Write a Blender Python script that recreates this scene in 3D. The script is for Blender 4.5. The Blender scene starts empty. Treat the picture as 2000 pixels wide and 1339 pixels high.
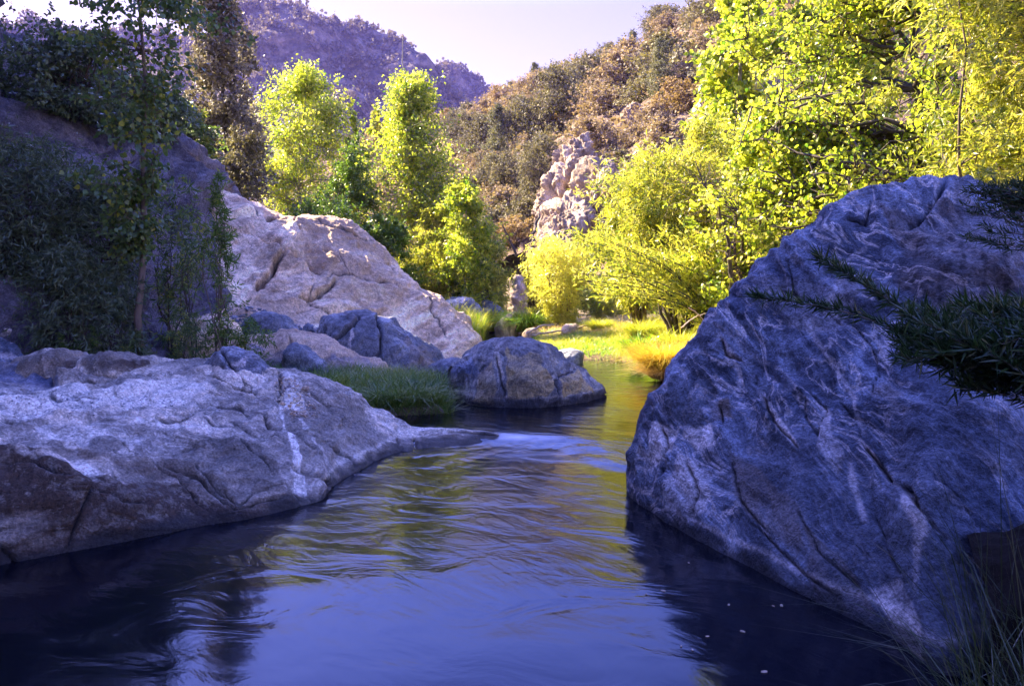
import bpy, math, random
import numpy as np
from mathutils import Vector
R = math.radians
sc = bpy.context.scene
COL = sc.collection

# ------------------------------------------------------------------ camera frame (metres; stream level z = 0, camera looks along +Y)
FPX, CZ, HOR = 1570.0, 1.6, 560.0
TH = math.atan((669.5 - HOR) / FPX)
def W(px, py, Y):
    u = (px - 1000.0) / FPX; v = (669.5 - py) / FPX
    dy = v * math.sin(TH) + math.cos(TH); dz = v * math.cos(TH) - math.sin(TH)
    k = Y / dy
    return np.array([u * k, Y, CZ + dz * k])
def PX(P):
    P = np.asarray(P, float)
    x = P[..., 0]; y = P[..., 1]; z = P[..., 2] - CZ
    f = y * math.cos(TH) - z * math.sin(TH); u = y * math.sin(TH) + z * math.cos(TH)
    f = np.where(f < .05, .05, f)
    return np.stack([1000 + FPX * x / f, 669.5 - FPX * u / f], -1)

# ------------------------------------------------------------------ noise
def _h(ix, iy, iz, seed):
    n = (ix * 374761393 + iy * 668265263 + iz * 2147483647 + seed * 1274126177) & 0xFFFFFFFF
    n = ((n ^ (n >> 13)) * 1274126177) & 0xFFFFFFFF
    n = ((n ^ (n >> 16)) * 2246822519) & 0xFFFFFFFF
    return ((n ^ (n >> 15)) & 0xFFFFFF) / float(0xFFFFFF) * 2 - 1
def vn(P, seed=0):
    P = np.asarray(P, float); F = np.floor(P); I = F.astype(np.int64); f = P - F
    w = f * f * f * (f * (f * 6 - 15) + 10)
    r = 0
    for a in (0, 1):
        for b in (0, 1):
            for c in (0, 1):
                k = (w[..., 0] if a else 1 - w[..., 0]) * (w[..., 1] if b else 1 - w[..., 1]) * (w[..., 2] if c else 1 - w[..., 2])
                r = r + k * _h(I[..., 0] + a, I[..., 1] + b, I[..., 2] + c, seed)
    return r
ROT = np.array([[.8, .6, 0], [-.48, .64, .6], [.36, -.48, .8]])
def fbm(P, o=4, seed=0, g=.5):
    P = np.asarray(P, float); r = 0; a = 1.0
    for i in range(o):
        r = r + a * vn(P, seed + i); P = (P @ ROT) * 2.03 + 7.1; a *= g
    return r
def ridge(P, o=3, seed=0):
    P = np.asarray(P, float); r = 0; a = 1.0
    for i in range(o):
        r = r + a * (1 - 2.2 * np.abs(vn(P, seed + i))); P = (P @ ROT) * 2.1 + 3.3; a *= .5
    return r
def ss(a, b, x):
    t = np.clip((np.asarray(x, float) - a) / (b - a), 0, 1); return t * t * (3 - 2 * t)

# ------------------------------------------------------------------ mesh helpers
def tag(o, label=None, cat=None, group=None, kind=None):
    if label: o['label'] = label
    if cat: o['category'] = cat
    if group: o['group'] = group
    if kind: o['kind'] = kind
    return o
def mk(name, V, F, mat, parent=None, smooth=True, attrs=None):
    """one mesh object from numpy arrays; F is (n,k) or a list of such arrays"""
    V = np.ascontiguousarray(V, dtype=np.float32).reshape(-1, 3)
    Fs = F if isinstance(F, list) else [F]
    Fs = [np.asarray(f, dtype=np.int32) for f in Fs if len(f)]
    me = bpy.data.meshes.new(name)
    me.vertices.add(len(V)); me.vertices.foreach_set('co', V.ravel())
    nl = sum(f.size for f in Fs); npol = sum(len(f) for f in Fs)
    me.loops.add(nl); me.polygons.add(npol)
    me.loops.foreach_set('vertex_index', np.concatenate([f.ravel() for f in Fs]))
    tot = np.concatenate([np.full(len(f), f.shape[1], np.int32) for f in Fs])
    st = np.concatenate([[0], np.cumsum(tot)[:-1]]).astype(np.int32)
    me.polygons.foreach_set('loop_start', st)
    try: me.polygons.foreach_set('loop_total', tot)
    except Exception: pass
    me.polygons.foreach_set('use_smooth', np.full(npol, smooth, bool))
    for k, a in (attrs or {}).items():
        a = np.asarray(a, dtype=np.float32)
        if a.ndim == 1:
            at = me.attributes.new(k, 'FLOAT', 'POINT'); at.data.foreach_set('value', a)
        else:
            if a.shape[1] == 3: a = np.concatenate([a, np.ones((len(a), 1), np.float32)], 1)
            at = me.attributes.new(k, 'FLOAT_COLOR', 'POINT'); at.data.foreach_set('color', np.ascontiguousarray(a).ravel())
    me.update(calc_edges=True); me.validate()
    me.materials.append(mat)
    o = bpy.data.objects.new(name, me); COL.objects.link(o)
    if parent is not None:
        o.parent = parent
    return o
def empty(name, loc, label=None, cat=None, group=None):
    o = bpy.data.objects.new(name, None); COL.objects.link(o); o.location = [float(v) for v in loc]
    o.empty_display_size = .2
    return tag(o, label, cat, group)
def gridf(m, n):
    i = np.arange(m - 1)[:, None] * n + np.arange(n - 1)[None, :]
    return np.stack([i, i + 1, i + n + 1, i + n], -1).reshape(-1, 4)
def hermite(K, Vv, t):
    """C1 interpolation of Vv (len K first axis) at t"""
    K = np.asarray(K, float); Vv = np.asarray(Vv, float)
    d = np.diff(K); s = (Vv[1:] - Vv[:-1]) / d.reshape(-1, *([1] * (Vv.ndim - 1)))
    T = np.empty_like(Vv); T[0] = s[0]; T[-1] = s[-1]
    w = (d[1:] / (d[1:] + d[:-1])).reshape(-1, *([1] * (Vv.ndim - 1)))
    T[1:-1] = s[:-1] * w + s[1:] * (1 - w)
    i = np.clip(np.searchsorted(K, t, side='right') - 1, 0, len(K) - 2)
    h = d[i]; u = (t - K[i]) / h
    sh = (-1,) + (1,) * (Vv.ndim - 1)
    u = u.reshape(sh); h = h.reshape(sh)
    return ((2*u**3 - 3*u**2 + 1) * Vv[i] + (u**3 - 2*u**2 + u) * h * T[i] + (-2*u**3 + 3*u**2) * Vv[i+1] + (u**3 - u**2) * h * T[i+1])
def loft(C, m, n):
    """C (rows, cols, 3) control net -> dense (m,n,3)"""
    C = np.asarray(C, float)
    kr = np.concatenate([[0], np.cumsum(np.linalg.norm(np.diff(C, axis=0), axis=2).mean(1) + 1e-3)])
    kc = np.concatenate([[0], np.cumsum(np.linalg.norm(np.diff(C, axis=1), axis=2).mean(0) + 1e-3)])
    A = hermite(kr, C, np.linspace(0, kr[-1], m))
    B = hermite(kc, np.swapaxes(A, 0, 1), np.linspace(0, kc[-1], n))
    return np.swapaxes(B, 0, 1)
def normals(G):
    du = np.gradient(G, axis=0); dv = np.gradient(G, axis=1)
    N = np.cross(dv, du); N /= np.linalg.norm(N, axis=2, keepdims=True) + 1e-9
    return N
def pdist(Q, poly):
    """distance in photo pixels from points Q to a polyline, and position along it 0..1"""
    poly = np.asarray(poly, float); best = np.full(Q.shape[:-1], 1e9); al = np.zeros(Q.shape[:-1])
    L = np.linalg.norm(np.diff(poly, axis=0), axis=1); S = np.concatenate([[0], np.cumsum(L)])
    for i in range(len(poly) - 1):
        a = poly[i]; b = poly[i + 1]; ab = b - a
        t = np.clip(((Q - a) @ ab) / (ab @ ab + 1e-9), 0, 1)
        d = np.linalg.norm(Q - (a + t[..., None] * ab), axis=-1)
        k = d < best; best = np.where(k, d, best); al = np.where(k, (S[i] + t * L[i]) / S[-1], al)
    return best, al
def inside(Q, poly):
    x, y = Q[..., 0], Q[..., 1]; r = np.zeros(x.shape, bool); n = len(poly)
    for i in range(n):
        x1, y1 = poly[i]; x2, y2 = poly[(i + 1) % n]
        c = ((y1 > y) != (y2 > y)) & (x < (x2 - x1) * (y - y1) / ((y2 - y1) + 1e-12) + x1)
        r ^= c
    return r
def region(Q, poly, soft):
    """1 inside a patch whose outline was measured on the rock, soft edge"""
    s = np.where(inside(Q, poly), 1., -1.); d, _ = pdist(Q, list(poly) + [poly[0]])
    return ss(-soft, soft, s * d)

def rock_finish(name, G, mat, disp=(), cracks=(), patches=(), strata=None, seed=1, parent=None, wet=None, side=1, warp=9, cap=None, axis=(0, 0, 1), damp=True):
    """displace the lofted net along its normals, carve the joints, store patches of mineral, painted shade and warm light, link as one mesh"""
    m, n, _ = G.shape
    N = normals(G) * side
    P = G.copy(); d = np.zeros((m, n))
    for kind, fr, am, sd in disp:
        q = G * fr
        if kind == 'f': d += am * fbm(q, 4, sd)
        elif kind == 'r': d += am * ridge(q + .35 * np.stack([fbm(q, 2, sd + 5), fbm(q, 2, sd + 9), fbm(q, 2, sd + 3)], -1), 3, sd)
        elif kind == 's':      # ledges along the foliation
            ax = np.array(axis, float); ax /= np.linalg.norm(ax); t = fbm(q * .5 + (q @ ax)[..., None] * ax * 1.8, 3, sd) * 2.2
            d += am * (np.abs(((t * 1.5) % 1.0) - .5) * 2 - .5) * .6
        elif kind == 'v':      # vertical flutes
            t = fbm(q * np.array([1, 1, .28]), 3, sd) * 2.6
            d += am * (np.floor(t) + ss(0, .3, t - np.floor(t))) / 2.6
        elif kind == 'c':      # chips: facetted steps
            t = fbm(q, 3, sd) * 3
            d += am * (np.floor(t) + ss(0, .22, t - np.floor(t))) / 3
    d = (d - d.mean()) * (.25 + .75 * ss(0, .45, G[..., 2] + .05) if damp else 1.0)
    Q0 = PX(G)
    wq = np.stack([fbm(G * 3.1, 3, seed + 40), fbm(G * 3.1, 3, seed + 50)], -1) * warp
    Q = Q0 + wq
    front = ss(.0, .12, np.sum(-G / np.linalg.norm(G - [0, 0, CZ], axis=2, keepdims=True) * N + np.array([0, 0, CZ]) * N / np.linalg.norm(G - [0, 0, CZ], axis=2, keepdims=True), -1))
    dark = np.zeros((m, n)); paint = np.zeros((m, n, 4))
    scale = np.linalg.norm(G - [0, 0, CZ], axis=2) / FPX   # metres per photo pixel
    Qc = Q0 + wq * .35 + np.stack([fbm(G * 7, 3, seed + 70), fbm(G * 7, 3, seed + 75)], -1) * 3
    for pl, w, dep, *lip in cracks:
        D, al = pdist(Qc, pl)
        tap = np.clip(np.minimum(al, 1 - al) * 8 + .15, 0, 1)
        d -= front * tap * 1.15 * dep * scale * np.exp(-(D / (w * .62)) ** 1.3)
        if lip:
            # one side of the joint stands proud
            a = np.array(pl[0], float); b = np.array(pl[-1], float); nn = np.array([-(b - a)[1], (b - a)[0]]); nn /= np.linalg.norm(nn)
            c = np.interp(al.ravel(), np.linspace(0, 1, len(pl)), np.array(pl)[:, 0]).reshape(m, n), np.interp(al.ravel(), np.linspace(0, 1, len(pl)), np.array(pl)[:, 1]).reshape(m, n)
            sg = np.sign((Qc[..., 0] - c[0]) * nn[0] + (Qc[..., 1] - c[1]) * nn[1])
            d += front * tap * lip[0] * scale * np.where(sg > 0, np.exp(-(D / (lip[1]))), 0) * ss(0, w, D)
        paint[..., 2] = np.maximum(paint[..., 2], front * tap * .9 * np.exp(-(D / (w * .55)) ** 2))
    axn = np.array(axis, float) / np.linalg.norm(axis); GA = G * 1.5 + (G @ axn)[..., None] * axn * 5.0
    ch = {'pale': 0, 'brown': 1, 'dark': 2, 'blue': 3}
    for kind, pl, w, amt in patches:
        if w > 0: v = ss(.36, .64, region(Q, pl, w) + .40 * fbm(GA, 4, seed + 90))
        else:
            D, al = pdist(Qc, pl); tap = np.clip(np.minimum(al, 1 - al) * 6 + .3, 0, 1); v = tap * (1 - ss(-w * .6, -w * 1.3, D + 2.5 * fbm(G * 14, 2, 77)))
        v = v * min(1.25, amt * 1.35) * front * np.clip(.85 + .5 * fbm(GA * 1.3, 3, seed + 61), 0, 1.3)
        paint[..., ch[kind]] = np.maximum(paint[..., ch[kind]], np.clip(v, 0, 1))
    P = G + N * d[..., None]
    if wet is not None:
        paint[..., 2] = np.maximum(paint[..., 2], .85 * (1 - ss(wet + .02, wet + .10, P[..., 2] + .05 * fbm(G * 4, 3, 5))))
    if wet is not None: paint[..., 0] = np.maximum(paint[..., 0], .5 * np.exp(-((P[..., 2] - wet - .10 - .015 * fbm(G * 3, 2, 6)) / .014) ** 2))
    return mk(name, P, gridf(m, n)[:, ::-1] if side > 0 else gridf(m, n), mat, parent, True, {'paint': paint.reshape(-1, 4)})

def relief(top, base, Yb, T, n=9, fr=6, zb=None, p=1.0):
    """control net of a boulder: outline measured in the photo, depth T metres, rounded front and back"""
    def rs(pl, k):
        pl = np.asarray(pl, float); L = np.concatenate([[0], np.cumsum(np.linalg.norm(np.diff(pl, axis=0), axis=1))]); t = np.linspace(0, L[-1], k)
        return np.stack([np.interp(t, L, pl[:, i]) for i in range(pl.shape[1])], -1)
    tp = rs(top, n); bs = rs(base, n); rows = []
    if np.isscalar(Yb): Yb = [Yb, Yb]
    Yc = np.interp(np.linspace(0, 1, n), np.linspace(0, 1, len(Yb)), Yb)
    B = []; Cc = []; D = []
    for i in range(n):
        u = 2 * i / (n - 1) - 1; e = math.sqrt(max(0, 1 - u * u)) * .9 + .1
        yb = Yc[i] + T * .5 * (1 - e)
        B.append(W(*bs[i], yb)); Cc.append(W(*tp[i], Yc[i] + T * .5)); q = Cc[-1].copy(); q[1] = Yc[i] + T * (.5 + .5 * e); q[2] = min(B[-1][2], q[2] - .05); D.append(q)
    B = np.array(B); Cc = np.array(Cc); D = np.array(D)
    lo = B.copy(); lo[:, 2] -= .35; lo[:, 1] += .05; rows.append(lo)
    for k in range(fr + 1):
        a = (k / fr) * math.pi / 2; h = math.sin(a) ** p; w = (1 - math.cos(a))
        P = B + (Cc - B) * w; P[:, 2] = B[:, 2] + (Cc[:, 2] - B[:, 2]) * h; P[:, 0] = B[:, 0] + (Cc[:, 0] - B[:, 0]) * (.5 * w + .5 * h)
        rows.append(P)
    for k in range(1, 4):
        a = (k / 3) * math.pi / 2; P = Cc + (D - Cc) * math.sin(a); P[:, 2] = D[:, 2] + (Cc[:, 2] - D[:, 2]) * math.cos(a); rows.append(P)
    hi = D.copy(); hi[:, 2] -= .4; rows.append(hi)
    return np.array(rows)

# ------------------------------------------------------------------ materials
class NT:
    def __init__(s, name):
        s.m = bpy.data.materials.new(name); s.m.use_nodes = True; s.t = s.m.node_tree; s.t.nodes.clear()
        s.out = s.t.nodes.new('ShaderNodeOutputMaterial')
    def n(s, typ, **k):
        o = s.t.nodes.new('ShaderNode' + typ)
        for a, v in k.items():
            if a.startswith('i_'):
                key = a[2:]; key = int(key) if key.isdigit() else key.replace('_', ' ')
                o.inputs[key].default_value = v
            else: setattr(o, a, v)
        return o
    def l(s, a, b): s.t.links.new(a, b)
    def mixc(s, f, a, b, bt='MIX'):
        o = s.t.nodes.new('ShaderNodeMix'); o.data_type = 'RGBA'; o.blend_type = bt
        for i, v in ((0, f), (6, a), (7, b)):
            if hasattr(v, 'links') or isinstance(v, bpy.types.NodeSocket): s.l(v, o.inputs[i])
            else: o.inputs[i].default_value = v if i == 0 else (*v, 1)
        return o.outputs[2]
    def math(s, op, a, b=0.0, c=None):
        o = s.t.nodes.new('ShaderNodeMath'); o.operation = op
        for i, v in ((0, a), (1, b), (2, c)):
            if v is None: continue
            if isinstance(v, bpy.types.NodeSocket): s.l(v, o.inputs[i])
            else: o.inputs[i].default_value = v
        return o.outputs[0]
    def ramp(s, f, st):
        o = s.t.nodes.new('ShaderNodeValToRGB'); s.l(f, o.inputs[0]); e = o.color_ramp.elements
        while len(e) < len(st): e.new(.5)
        for x, (p, c) in zip(e, st): x.position = p; x.color = (*c, 1) if len(c) == 3 else c
        return o.outputs[0]
    def coords(s, sc_=(1, 1, 1), rot=(0, 0, 0), warp=0, wsc=1.0):
        tc = s.n('TexCoord'); mp = s.n('Mapping'); mp.inputs['Scale'].default_value = sc_; mr = s.n('Mapping'); mr.inputs['Rotation'].default_value = rot
        src = tc.outputs['Object']
        if warp:
            nz = s.n('TexNoise', i_Scale=wsc, i_Detail=3.0); s.l(src, nz.inputs['Vector'])
            v = s.t.nodes.new('ShaderNodeVectorMath'); v.operation = 'MULTIPLY_ADD'; s.l(nz.outputs['Color'], v.inputs[0]); v.inputs[1].default_value = (warp,) * 3; s.l(src, v.inputs[2]); src = v.outputs[0]
        s.l(src, mr.inputs['Vector']); s.l(mr.outputs[0], mp.inputs['Vector']); return mp.outputs[0]

def rock_mat(name, c1, c2, pale, brown, dark, rot=(0, 0, 0), fs=1.0, rough=.72, vein=.35, bump=.5, stretch=5.0, spec=.3):
    s = NT(name)
    vec = s.coords((1.0 * fs, 1.0 * fs, stretch * fs), rot, .9 / fs, .7 * fs)
    fol = s.n('TexNoise', i_Scale=1.6, i_Detail=9.0, i_Roughness=.62, i_Distortion=.8); s.l(vec, fol.inputs['Vector'])
    big = s.n('TexNoise', i_Scale=.9 * fs, i_Detail=4.0, i_Roughness=.55); s.l(s.coords(warp=.5, wsc=1.0), big.inputs['Vector'])
    col = s.ramp(fol.outputs['Fac'], [(.38, tuple(x * .7 for x in c2)), (.46, c2), (.54, c1), (.64, tuple(min(1, x * 1.45) for x in c1))])
    col = s.mixc(s.ramp(big.outputs['Fac'], [(.46, (0, 0, 0)), (.60, (.75, .75, .75))]), col, tuple(x * .8 for x in c2))
    # thin mineral veins following the swirl
    v2 = s.n('TexNoise', i_Scale=1.1, i_Detail=5.0, i_Roughness=.6, i_Distortion=1.6); s.l(vec, v2.inputs['Vector'])
    vv = s.math('ABSOLUTE', s.math('SUBTRACT', v2.outputs['Fac'], .5)); ve = s.ramp(vv, [(.0, (1, 1, 1)), (.010, (.6, .6, .6)), (.03, (0, 0, 0))])
    msk = s.ramp(big.outputs['Fac'], [(.42, (1, 1, 1)), (.56, (0.1, .1, .1))])
    col = s.mixc(s.math('MULTIPLY', s.math('MULTIPLY', ve, msk), vein), col, pale)
    # crystals
    gr = s.n('TexNoise', i_Scale=55.0, i_Detail=3.0, i_Roughness=.7); s.l(s.coords(), gr.inputs['Vector'])
    g2 = s.n('TexNoise', i_Scale=14.0, i_Detail=6.0, i_Roughness=.75); s.l(s.coords(), g2.inputs['Vector'])
    gm = s.ramp(gr.outputs['Fac'], [(.33, (.4, .4, .4)), (.5, (1, 1, 1)), (.68, (1.8, 1.8, 1.8))])
    gm2 = s.ramp(g2.outputs['Fac'], [(.36, (.5, .5, .5)), (.5, (1, 1, 1)), (.64, (1.45, 1.45, 1.45))])
    at = s.n('Attribute', attribute_name='paint'); sep = s.n('SeparateColor'); s.l(at.outputs['Color'], sep.inputs[0])
    nz = s.math('MULTIPLY_ADD', fol.outputs['Fac'], 1.3, .3)
    brk = s.ramp(s.math('MULTIPLY', g2.outputs['Fac'], nz), [(.34, (.45, .45, .45)), (.47, (1, 1, 1))])
    col = s.mixc(s.math('MULTIPLY', sep.outputs[0], brk), col, pale)
    col = s.mixc(s.math('MULTIPLY', sep.outputs[1], brk), col, brown)
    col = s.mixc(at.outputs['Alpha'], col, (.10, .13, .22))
    col = s.mixc(sep.outputs[2], col, dark)
    col = s.mixc(.75, col, gm, 'MULTIPLY'); col = s.mixc(.7, col, gm2, 'MULTIPLY')
    b = s.n('BsdfPrincipled', i_Roughness=rough); b.inputs['Specular IOR Level'].default_value = spec
    s.l(col, b.inputs['Base Color'])
    hb = s.math('ADD', s.math('MULTIPLY', fol.outputs['Fac'], 1.0), s.math('MULTIPLY', g2.outputs['Fac'], .55)); hb = s.math('ADD', hb, s.math('MULTIPLY', gr.outputs['Fac'], .16))
    bp = s.n('Bump', i_Strength=bump, i_Distance=.11 / fs); s.l(hb, bp.inputs['Height']); s.l(bp.outputs[0], b.inputs['Normal'])
    s.l(b.outputs[0], s.out.inputs[0]); return s.m

def leaf_mat(name, ca, cb, cc=None, trans=.45, rough=.33, tcol=1.6):
    """per-leaf tint between ca and cb (attribute), light passes through the blade"""
    s = NT(name); at = s.n('Attribute', attribute_name='tint')
    st = [(.0, ca), (.75, cb)] + ([(1.0, cc)] if cc else [])
    c = s.ramp(at.outputs['Fac'], st)
    b = s.n('BsdfPrincipled', i_Roughness=rough); b.inputs['Specular IOR Level'].default_value = .55; s.l(c, b.inputs['Base Color'])
    t = s.n('BsdfTranslucent'); s.l(s.mixc(1.0, c, (tcol, tcol * 1.02, tcol * .55), 'MULTIPLY'), t.inputs[0])
    mx = s.n('MixShader'); mx.inputs[0].default_value = trans; s.l(b.outputs[0], mx.inputs[1]); s.l(t.outputs[0], mx.inputs[2])
    s.l(mx.outputs[0], s.out.inputs[0]); return s.m

def bark_mat(name, c1, c2, sc_=8):
    s = NT(name); v = s.coords((1, 1, .25)); n = s.n('TexNoise', i_Scale=float(sc_), i_Detail=6.0, i_Roughness=.7); s.l(v, n.inputs['Vector'])
    b = s.n('BsdfPrincipled', i_Roughness=.85); s.l(s.ramp(n.outputs['Fac'], [(.3, c2), (.7, c1)]), b.inputs['Base Color'])
    bp = s.n('Bump', i_Strength=.6, i_Distance=.02); s.l(n.outputs['Fac'], bp.inputs['Height']); s.l(bp.outputs[0], b.inputs['Normal'])
    s.l(b.outputs[0], s.out.inputs[0]); return s.m
def ground_mat(name, cols, scs=(.5, 4, 30), bump=.5, dist=.1):
    s = NT(name); v = s.coords(warp=.4, wsc=.5)
    a = s.n('TexNoise', i_Scale=float(scs[0]), i_Detail=6.0, i_Roughness=.6); s.l(v, a.inputs['Vector'])
    b_ = s.n('TexNoise', i_Scale=float(scs[1]), i_Detail=8.0, i_Roughness=.7); s.l(v, b_.inputs['Vector'])
    c_ = s.n('TexNoise', i_Scale=float(scs[2]), i_Detail=4.0, i_Roughness=.7); s.l(v, c_.inputs['Vector'])
    c = s.ramp(a.outputs['Fac'], [(.35, cols[0]), (.5, cols[1]), (.65, cols[2])])
    c = s.mixc(s.ramp(b_.outputs['Fac'], [(.45, (0, 0, 0)), (.62, (.8, .8, .8))]), c, cols[3] if len(cols) > 3 else cols[0])
    c = s.mixc(.7, c, s.ramp(c_.outputs['Fac'], [(.3, (.5, .5, .5)), (.7, (1.4, 1.4, 1.4))]), 'MULTIPLY')
    b = s.n('BsdfPrincipled', i_Roughness=.95); b.inputs['Specular IOR Level'].default_value = .1; s.l(c, b.inputs['Base Color'])
    h = s.math('ADD', b_.outputs['Fac'], s.math('MULTIPLY', c_.outputs['Fac'], .3))
    bp = s.n('Bump', i_Strength=bump, i_Distance=dist); s.l(h, bp.inputs['Height']); s.l(bp.outputs[0], b.inputs['Normal'])
    s.l(b.outputs[0], s.out.inputs[0]); return s.m

# ------------------------------------------------------------------ plants
LEAF = {
    'heart': np.array([(0, 0, 0), (.12, .34, .05), (.42, .42, .08), (1, 0, -.06), (.42, -.42, .08), (.12, -.34, .05)]),
    'oval': np.array([(0, 0, 0), (.4, .3, .06), (1, 0, 0), (.4, -.3, .06)]),
    'willow': np.array([(0, 0, 0), (.35, .11, .02), (1, 0, -.08), (.35, -.11, .02)]),
    'lance': np.array([(0, 0, 0), (.3, .065, .02), (1, 0, -.05), (.3, -.065, .02)]),
    'needle': np.array([(0, 0, 0), (.3, .12, .0), (1, 0, 0), (.3, -.12, .0)]),
    'tuft': np.array([(0, 0, 0), (.25, .42, .1), (.8, .3, -.05), (1, -.1, .05), (.6, -.42, .1), (.1, -.3, 0)]),
}
def unit(a): return a / (np.linalg.norm(a, axis=-1, keepdims=True) + 1e-9)
def leaves_np(rng, P, size, kind, droop=.5, dirs=None, jit=.8, tint=None):
    """V, F, tint for a cloud of leaf blades at P"""
    n = len(P); t = LEAF[kind]; k = len(t)
    D = rng.normal(size=(n, 3)) * jit
    if dirs is not None: D = D + dirs
    D[:, 2] -= droop; D = unit(D)
    A = unit(np.cross(D, rng.normal(size=(n, 3)))); Nn = np.cross(D, A)
    s = size * rng.uniform(.6, 1.25, n)[:, None, None]
    V = P[:, None, :] + s * (t[None, :, 0:1] * D[:, None] + t[None, :, 1:2] * A[:, None] + t[None, :, 2:3] * Nn[:, None])
    F = np.arange(n * k).reshape(n, k)
    tt = (rng.uniform(0, 1, n) if tint is None else np.clip(tint + rng.normal(0, .18, n), 0, 1))
    return V.reshape(-1, 3), F, np.repeat(tt, k)
def tubes_np(paths, k=5):
    """paths: list of (pts (n,3), radii (n,)) -> V, F"""
    Vs, Fs, o = [], [], 0
    ang = np.arange(k) * 2 * math.pi / k
    for pts, rad in paths:
        pts = np.asarray(pts, float); n = len(pts); T = unit(np.gradient(pts, axis=0))
        up = np.array([0, 0, 1.]) if abs(T[0][2]) < .9 else np.array([1., 0, 0])
        A = unit(np.cross(T, up)); B = np.cross(T, A)
        V = pts[:, None] + np.asarray(rad)[:, None, None] * (np.cos(ang)[None, :, None] * A[:, None] + np.sin(ang)[None, :, None] * B[:, None])
        Vs.append(V.reshape(-1, 3))
        i = np.arange(n - 1)[:, None] * k + np.arange(k)[None]; j = np.arange(n - 1)[:, None] * k + (np.arange(k)[None] + 1) % k
        Fs.append((np.stack([i, j, j + k, i + k], -1).reshape(-1, 4) + o)); o += n * k
    return np.concatenate(Vs), np.concatenate(Fs)
def wob(rng, a, b, n, w, sag=0.):
    t = np.linspace(0, 1, n)[:, None]; p = a + (b - a) * t
    L = np.linalg.norm(b - a); j = np.cumsum(rng.normal(size=(n, 3)), 0) * w * L / n; j -= j[0]; j -= t * j[-1]
    p = p + j; p[:, 2] += sag * L * np.sin(t[:, 0] * math.pi); return p

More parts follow.
